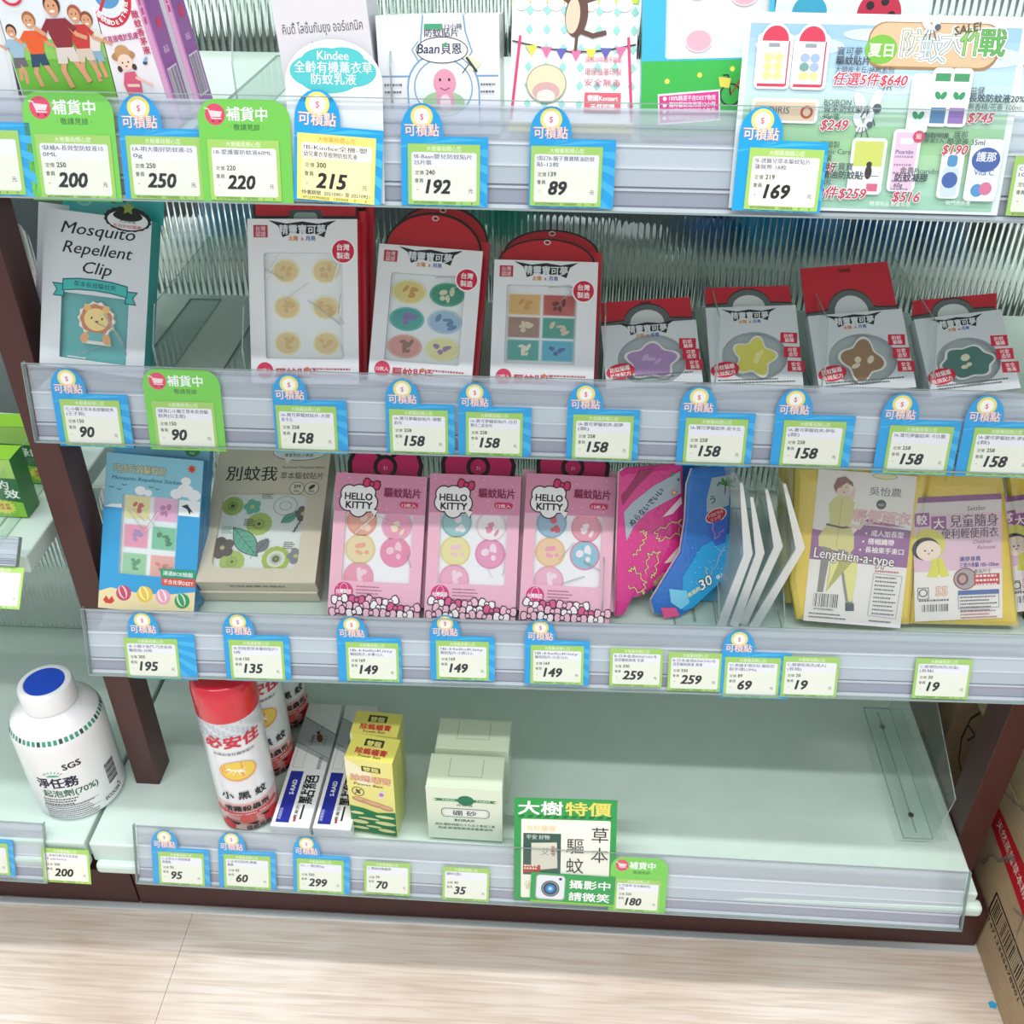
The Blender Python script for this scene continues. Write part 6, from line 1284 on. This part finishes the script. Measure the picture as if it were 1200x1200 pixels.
for j in range(6):
    for i in range(8):
        x, y = -w/2+6+i*11.4, 12+j*11.6
        if y < h*.66 and x < w/2-5: g.poly([(x+5.7, y+9), (x+8.2, y+5.8), (x+5.7, y+2.6), (x+3.2, y+5.8)], '8fd0c8')
g.rect(-w/2+.2, h*.72, w/2-.2, h-.2, 'c9dc3c')
for i in range(8): g.ell(-w/2+6+i*11.2 if i < 8 else 0, h*.715, 5.2, 4.6, 'fbfcfa') if -w/2+6+i*11.2 < w/2-5 else None
ys = h*.46
g.line([(-w/2+1, ys+5), (-w*.25, ys+1), (w*.0, ys-1.4), (w*.25, ys), (w/2-1, ys+4)], 1, '2c2428')
for i, c in enumerate(('dcd84a', 'e06a9c', '5a58a8', 'e06a9c', 'dcd84a', '5a58a8', 'e06a9c')): x = -w*.38+i*w*.118; y = ys+3-abs(3-i)*-.8-3; g.poly([(x, y), (x+7.4, y), (x+3.7, y-7)], c)
for sg in (-1, 1): g.line([(sg*w*.43, ys+8), (sg*w*.485, 8)], 1.8, 'd03a6c')
g.line([(1, ys), (2, ys+14)], 2, '5a3a30'); g.ell(1, ys+22, 7.5, 14, '5a3a30', rot=-4); g.ell(-1.4, ys+21, 4.6, 11, 'd8c0a8', rot=-4); g.line([(3, ys+12), (12, ys+9), (20, ys+11)], 3, '5a3a30'); g.line([(-5, ys+30), (-13, ys+36)], 2.6, '5a3a30'); g.line([(7, ys+30), (19, ys+34)], 2.6, '5a3a30'); g.ell(3, ys+42, 6.4, 5.6, '5a3a30'); g.ell(9, ys+41, 3.4, 2.6, '5a3a30'); g.ell(-1, ys+46.5, 1.8, 1.8, '5a3a30', 10); g.ell(4, ys+43, 1, 1, 'f4f0ea', 8)
for k in range(5): g.ring(-4+k*3, ys+35-abs(k-2)*-.6, 1.8, 1.6, .8, '4a7ac0', 12)
g.ell(-w*.21, h*.27, 13.4, 12.2, '9aa08c'); g.ell(-w*.21, h*.27, 12.6, 11.4, 'd8cfae'); g.ell(-w*.21, h*.225, 9, 6, 'c8a0a0'); g.ell(-w*.21, h*.20, 6, 4, 'e9dccc')
g.text('採用20年精不鏽點', w*.24, h*.395, 4, 'c8607c', .02, al='c', w=24); g.text('環保油墨印製', w*.24, h*.325, 5, 'b8687c', .02, al='c', w=24); g.text('安全無毒', w*.24, h*.265, 5, 'b8687c', .02, al='c', w=24); g.rect(w*.10, h*.115, w*.39, h*.225, 'e0586c'); g.text('德國Konzert', w*.245, h*.18, 4.2, 'fbf0f0', .03, al='c', w=20); g.text('天然認證', w*.245, h*.13, 4.2, 'fbf0f0', .03, al='c', w=16)
g.build('printing', PAPER, t)
M, w, h = face1([(753, 0), (905, 0), (902, 120), (750, 120)], 20, 112)
t = thing('patch_pack', 'turquoise and green pack with a bicycle, partly behind the poster', 'package', M); win = (-w*.32, h*.42, w*.46, h*.95)
carton(t, w, h, 13, '41b6d8', '2c90b4', '58bcd4', win=win, r=2, tray='e9eeee')
stickers(t, [(-w*.08, h*.80), (w*.28, h*.76), (-w*.06, h*.52)], 9, 7, [('eeb4c4', 'f6dde4', None)]*3)
g = G(z=.1); g.rect(-w/2+.2, .2, w/2-.2, h*.41, '38b24c'); 
for x, y in ((-.30, .30), (-.05, .33), (.2, .36)): g.ell(w*x, h*y, 1.6, 1.6, 'e8e45a', 10)
cx, cy = w*.30, h*.22
for x in (cx-9, cx+9): g.ring(x, cy, 6.6, 6.6, 1, '2a2a2c', 20)
g.line([(cx-9, cy), (cx-3, cy+9), (cx+6, cy+9), (cx+9, cy)], 1, 'b8343c'); g.line([(cx-3, cy+9), (cx+1, cy), (cx+6, cy+9)], 1, 'b8343c'); g.line([(cx-9, cy), (cx-11, cy+12), (cx-14, cy+12)], 1, '2a2a2c'); g.poly([(cx-17, cy+11), (cx-9, cy+10), (cx-10, cy+4), (cx-16, cy+5)], 'e8dc5a')
g.poly([(-w*.36, h*.06), (w*.12, h*.08), (w*.11, h*.25), (-w*.37, h*.23)], 'fbf0f4'); g.poly([(-w*.35, h*.07), (w*.11, h*.09), (w*.10, h*.24), (-w*.36, h*.22)], 'd83a8c')
for i, s_ in enumerate(('100%精選不含DEET物質', '獨特驅蚊效用達12小時', '嚴選油墨印刷安全無毒', '專業製造品質保證')): g.text(s_, -w*.28, h*(.195-.036*i), 3.6, 'fdf2f8', .025, w=w*.36); g.ell(-w*.315, h*(.205-.036*i), 1.3, 1.3, 'fdf2f8', 8)
g.build('printing', PAPER, t)
M, w, h = face1([(935, -60), (1105, -60), (1085, 14), (925, 12)], 12, 112); 
t = thing('patch_pack', 'sky-blue pack with a ladybird ball, peeking above the poster', 'package', M @ mm(0, 0, -12)); plainbox(t, 96, 128, 13, 'e8eef0', '2c90b4', '58bcd4')
g = G(z=.1); g.rect(-47, 0, 47, 60, '48b4d4'); g.rr(-30, 50, 30, 120, 6, 'e9eeee'); g.ell(18, 76, 14, 14, 'c8304c'); 
for q in range(5): g.ell(18+8*math.cos(q*1.26), 76+8*math.sin(q*1.26), 2.6, 2.6, '2c2428', 12)
g.ell(-26, 74, 11, 10, '3fa8c8'); g.build('printing', PAPER, t)

# ================================================================ SIDES AND BACK
# left bay: middle shelf with its strip, tag, divider and green box
LM = row((0, 628), (25, 629.5), .735, (0, 709), (30, 712.5), .717, -1.2, -.5, back=1.0)
SHM = shelf_deck(LM, -1.2, -.500, .02, 'middle mint shelf of the left bay carrying a green box')
strip_parts(SHM, LM, 0, (at(27, 640, Y=.735).x+1.2)*1000)
g = G(); g.prism([(0, 0), (26, 5), (34, -18), (26, -30), (14, -24), (4, -44), (-6, -44), (-8, -4)], 0, 3, 'd3e3dc'); br = g.build('end_bracket', MINT, SHM, M=Mx.Translation((-.545, .004, 0)) @ Mx.Rotation(math.radians(90), 4, 'X') )
tag(LM, -31, 662, 60, 'plain', 'C-綠油精', '99', '89', 'blank-looking green-edged tag cut by the left photo edge', group='price tags of the left bay')
for xd, lab in ((-.222, 'clear divider between the purple boxes and the lotion box'), (-.118, 'clear divider right of the lotion box')): divider(xd, .705, .945, ROW1, lab, h=.08, base=.034, screws=False)
divider(-.532, .745, .93, LM, 'clear divider at the right end of the left bay shelf', h=.06, base=.028)
def greenbox(x, y, z, label, k):
    t = thing('green_box', label, 'package', Mx.Translation((x, y, z)) @ UPR, 'green herbal boxes'); t.scale = (1, .74, 1); g = G(); shell(g, 66, 92, 26, '2f8a34', '1f6a34', '8cc83c', x0=-66, front='1c6c3c'); g.build('carton', GLOSS, t, bevel=.4)
    g = G(z=.1); g.poly([(-65.5, .5), (-.5, .5), (-.5, 24), (-30, 30), (-65.5, 24)], '8cc83c'); g.poly([(-65.5, 66), (-.5, 62), (-.5, 91.5), (-65.5, 91.5)], 'a4cf6a'); g.text('綠的', -38, 46, 15, 'f4f8f0', .04); g.text('效', -16, 32, 15, 'f4f8f0', .04); g.burst(-20, 16, 9, 12, 14, 'f2e45a'); g.vtext('清涼', -23, 18, 5, 'c8402c', .03); g.vtext('舒爽', -17, 18, 5, 'c8402c', .03); g.build('printing', PAPER, t)
greenbox(-.5235, .80, LM.deck(-.55)+.001, 'green herbal box beside the brown post', 0)
greenbox(-.515, .86, LM.deck(-.55)+.001, 'second green herbal box behind the brown post', 1)
ribbed('ribbed_divider', -.585, -.520, .94, .64, at(20, 248, Y=.94).z, pitch=4.5, parent=gon, roundtop=True, mat=RIBFAN)
ribbed('ribbed_divider', -.52, -.43, .93, D3(-.45), at(125, 556, Y=.93).z, pitch=5, parent=gon, roundtop=True, mat=RIBFAN)
# dividers of the main bay
for f_, lab in (((832, 440), 'clear divider left of the yellow clip pack'), ((955, 452), 'clear divider between the yellow and brown clip packs'), ((1075, 452), 'clear divider right of the brown clip pack')):
    x = at(*f_, Z=D2(.1)+.005).x; divider(x-.002, .766, .945, ROW2, lab, h=.068, base=.03, screws=False)
for x, lab in ((-.344, 'clear divider right of the repellent clip packs'), (-.268, 'clear divider left of the tall white sticker pack'), (.035, 'clear divider left of the purple clip pack')): divider(x, .766, .945, ROW2, lab, h=.066, base=.03, screws=False)
for x, lab in ((.160, 'clear divider under the blue pouches'), (.2225, 'clear divider under the bent clear packs'), (.0475, 'clear divider between pink packs and pink pouch')): divider(x, .756, .96, ROW3, lab, h=.03 if x > .1 else .06, base=.04)
divider(.4309, .742, .94, None, 'tall clear divider at the right end of the empty bottom deck', base=.032, other=.017, prof=[(0, 0), (198, 0), (198, 150), (95, 124), (-12, 84)])
d = bpy.data.objects['base_plate'] if False else None
divider(-.221, .708, .80, None, 'short clear divider between yellow and borax boxes', h=.07, base=.05, screws=False) if False else None
# goods on the other side of the ribbed panel
fz = .655
t = thing('far_shelf', 'shelf of the next aisle behind the ribbed clear panel', 'shelf', Mx.Translation((0, 1.01, fz))); g = G(); g.box(-600, 560, 0, 150, -18, 0, 'ffffff'); g.build('deck', MINT, t)
def farbottle(x, y, h, r, col, label, capc='f0f2f2', grp='bottles seen through the ribbed panel', neck=.35):
    t = thing('bottle', label, 'bottle', Mx.Translation((x, y, fz+.0005)) @ UPR, grp); g = G(); h *= 1450; r *= 1000
    g.lathe([(0, 0), (r*.9, 0), (r, 3), (r, h*.68), (r*.8, h*.76), (r*neck, h*.82), (r*neck, h*.84)], col, 24); g.build('body', CANM, t); g = G(); g.lathe([(r*neck*1.2, h*.83), (r*neck*1.2, h*.98), (r*neck*.9, h), (0, h)], capc, 20); g.build('cap', CANM, t)
    g = G(z=.2, wrap=cylwrap(r), step=(3, 0)); g.rr(-r*.9, h*.3, r*.9, h*.5, 2, '3a86c0' if col[0] in '12' else '9adcc8'); g.build('label', PAPER, t)
for x, h, c, lab in ((.145, .12, '14508c', 'dark blue bottle behind the ribbed panel, left of the light blue ones'), (.20, .155, '1f9cd0', 'tall cyan bottle behind the ribbed panel'), (.255, .13, '2474b4', 'blue bottle behind the ribbed panel, above the tall red header'), (.315, .145, '1c6cac', 'blue bottle behind the ribbed panel, right of the tall red header'), (.37, .14, '145a94', 'rightmost blue bottle behind the ribbed panel'), (-.065, .16, '3fb89c', 'sea-green bottle behind the ribbed panel above the square-sticker pack'), (-.345, .15, '6ab0d8', 'light blue bottle behind the ribbed panel near the clip packs')): farbottle(x, 1.035, h, .029, c, lab, capc='e8f0f4' if h > .13 else c)
t = thing('jar', 'green-banded clear jar behind the ribbed panel above the purple clip pack', 'jar', Mx.Translation((.068, 1.04, fz+.0005)) @ UPR @ Mx.Scale(1.4, 4, (0, 1, 0))); g = G(); g.lathe([(0, 0, 'a8c0b8'), (26, 0, 'a8c0b8'), (28, 4, '5a9a84'), (28, 14, 'c8d8d0'), (28, 22, '4a8a74'), (28, 34, 'c8d8d0'), (28, 42, '3c7c66'), (28, 56, 'd0dcd8'), (26, 64)], 'd0dcd8', 28); g.build('body', CANM, t); g = G(); g.lathe([(27, 64), (27, 82), (25, 84), (0, 84)], 'e4e8e8', 28); g.build('lid', CANM, t)
for x, wd, h, c, lab in ((-.40, 60, 90, 'f0f2f4', 'white box behind the ribbed panel at its left end'), (-.27, 44, 110, '20262c', 'dark box behind the ribbed panel left of the tall white pack'), (-.13, 50, 80, 'e8ecee', 'white box behind the ribbed panel between the red-headed packs'), (.005, 50, 105, 'dfe4e6', 'pale box behind the ribbed panel right of the square-sticker pack'), (.43, 40, 120, '1c2428', 'dark box behind the ribbed panel at its right end'), (.49, 40, 110, 'cfd6da', 'grey box behind the right end of the ribbed panel')):
    t = thing('shop_box', lab, 'package', Mx.Translation((x, 1.085, fz+.0005)) @ UPR, 'boxes seen through the ribbed panel'); g = G(); shell(g, wd, h, 30, c, front=c); g.build('carton', GLOSS, t, bevel=.6); g = G(z=.1); g.rect(-wd*.4, h*.3, wd*.4, h*.6, '9aa8b0'); g.build('printing', PAPER, t)
# green printed carton in the next bay to the right
t = thing('green_carton', 'bright green printed carton at the right edge beside the ribbed panel', 'package', Mx.Translation((.475, .975, .66)) @ UPR); g = G(); shell(g, 90, 175, 40, '2c8a3c', '2c8a3c', x0=0, front='2fae48'); g.build('carton', GLOSS, t)
g = G(z=.1); R = random.Random(8)
for k in range(9): g.line([(2+k*4, 172), (30+k*6, 60)], .5, '279a3e')
for k in range(14): g.ell(R.uniform(3, 30), R.uniform(4, 50), R.uniform(2, 5), R.uniform(2, 4), R.choice(('c8d8a0', 'e0c8a0', 'c05a50', '5a9a5c', 'f0e8d8')), 14, rot=R.uniform(0, 90))
g.build('printing', PAPER, t)
t2 = thing('far_shelf', 'shelf edge of the right-hand bay under the green carton', 'shelf', Mx.Translation((.475, .80, .66))); g = G(); g.box(24, 400, 20, 300, -20, -.6, 'ffffff'); g.box(0, 60, 165, 260, -20, -.6, 'ffffff'); g.build('deck', MINT, t2)
# stacked cartons to the right of the gondola
def bigcarton(x, y0, y1, z0, z1, w, label):
    t = thing('cardboard_carton', label, 'box', Mx.Translation((x, y0, z0)), 'cardboard cartons beside the gondola'); L = (y1-y0)*1000; H = (z1-z0)*1000
    g = G(); g.box(0, w, 0, L, .3, H, 'ffffff'); g.build('carton', CARDB, t, bevel=2); return t, L, H
SIDE = Mx.Rotation(math.radians(-90), 4, 'Z') @ Mx.Rotation(math.radians(90), 4, 'X')   # art on the face looking left: x runs towards the viewer
t, L, H = bigcarton(.5315, .40, .826, 0, .222, 300, 'lower cardboard carton with red band and big barcode on the floor')
g = G(z=.15)
A = lambda px, py: (lambda p: ((.826-p.y)*1000, p.z*1000))(at(px, py, X=.5315))
g.poly([A(1156, 950), A(1166, 935), A(1230, 1080), A(1212, 1110)], 'c01c2c')
a_, b_ = A(1170, 965), A(1208, 1070); an = math.degrees(math.atan2(b_[1]-a_[1], b_[0]-a_[0]))
g.text('天然蒸餾草本精油', a_[0]-2, a_[1]-4, 16, 'e8dcd0', .02, rot=an, w=110)
c0 = A(1169, 1049); 
a2 = A(1225, 1190)
g.z += .05; bx0, by0 = c0; X0, X1 = bx0-4, bx0+118; Y0, Y1 = by0-34, by0+2
g.rect(X0, Y0, X1, Y1, '1c1a18'); g.rect(X0+3, Y0+3, X1-3, Y1-3, 'b8a280'); g.barcode(X0+6, Y0+5, X1-5, Y1-5, None, '1c1a18', 12); g.text('14712345678901', X0+8, Y0-10, 9, '2c2824', .03, w=100)
g.build('printing', PAPER, t, M=mm(-.1, L, 0) @ SIDE)
g = G(z=.5); R = random.Random(2)
def tape(pts, wd): 
    z = g.up()
    for i in range(len(pts)-1):
        a, b = V(pts[i]), V(pts[i+1]); d = (b-a).normalized(); q = V((-d.y, d.x))*wd*R.uniform(.4, 1.2)
        g.face([(*(a-q), z), (*(b-q), z+.6), (*(b+q), z), (*(a+q), z+.9)], 'ffffff')
tape([A(1150+i*5, 1006+R.uniform(-4, 4)) for i in range(9)], 3.2); tape([A(1188, 1065), A(1200, 1075), A(1190, 1100), A(1196, 1130)], 2.5)
g.build('torn_tape', FOLD, t, M=mm(0, L, 0) @ SIDE)
t, L, H = bigcarton(.5315, .62, .95, .2235, .47, 300, 'upper cardboard carton stacked beside the right brown post')
g = G(z=.5); A = lambda px, py: (lambda p: ((.95-p.y)*1000, p.z*1000-223.5))(at(px, py, X=.5315)); tape([A(1173+i*3.4, 925+i*3+R.uniform(-2, 2)) for i in range(9)], 2.2); g.build('torn_tape', FOLD, t, M=mm(0, L, 0) @ SIDE)
# carton behind the post with a felt-pen mark
t = thing('cardboard_carton', 'cardboard carton with a black pen oval behind the right brown post', 'box', Mx.Translation((.5335, .975, 0)), 'cardboard cartons beside the gondola'); g = G(); g.box(0, 300, 0, 260, .5, 330, 'ffffff'); g.build('carton', CARDB, t, bevel=2)
g = G(z=.2); A = lambda px, py: (lambda p: ((1.235-p.y)*1000, p.z*1000))(at(px, py, X=.5335))
c = A(1143, 872); P = [A(1128+0, 912), A(1124, 890), A(1127, 865), A(1138, 842), A(1152, 833), A(1160, 842)]; g.line(P, 3.5, '1c1c1c'); g.line([A(1135, 850), A(1143, 862), A(1134, 868)], 3, '1c1c1c'); g.ring(*A(1143, 874), 7, 10, 3, '1c1c1c', 14)
g.build('pen_mark', PAPER, t, M=mm(0, 260, 0) @ SIDE)
# small blue scrap on the floor
t = thing('paper_scrap', 'tiny bright blue paper scrap on the floor by the carton', 'scrap', Mx.Translation(at(1163, 1178, Z=0)+V((0, 0, .0003)))); g = G(); g.prism([(-4, -3), (3, -4), (5, 1), (1, 5), (-4, 3)], 0, .6, '2aa8dc'); g.build('scrap', PAPER, t)
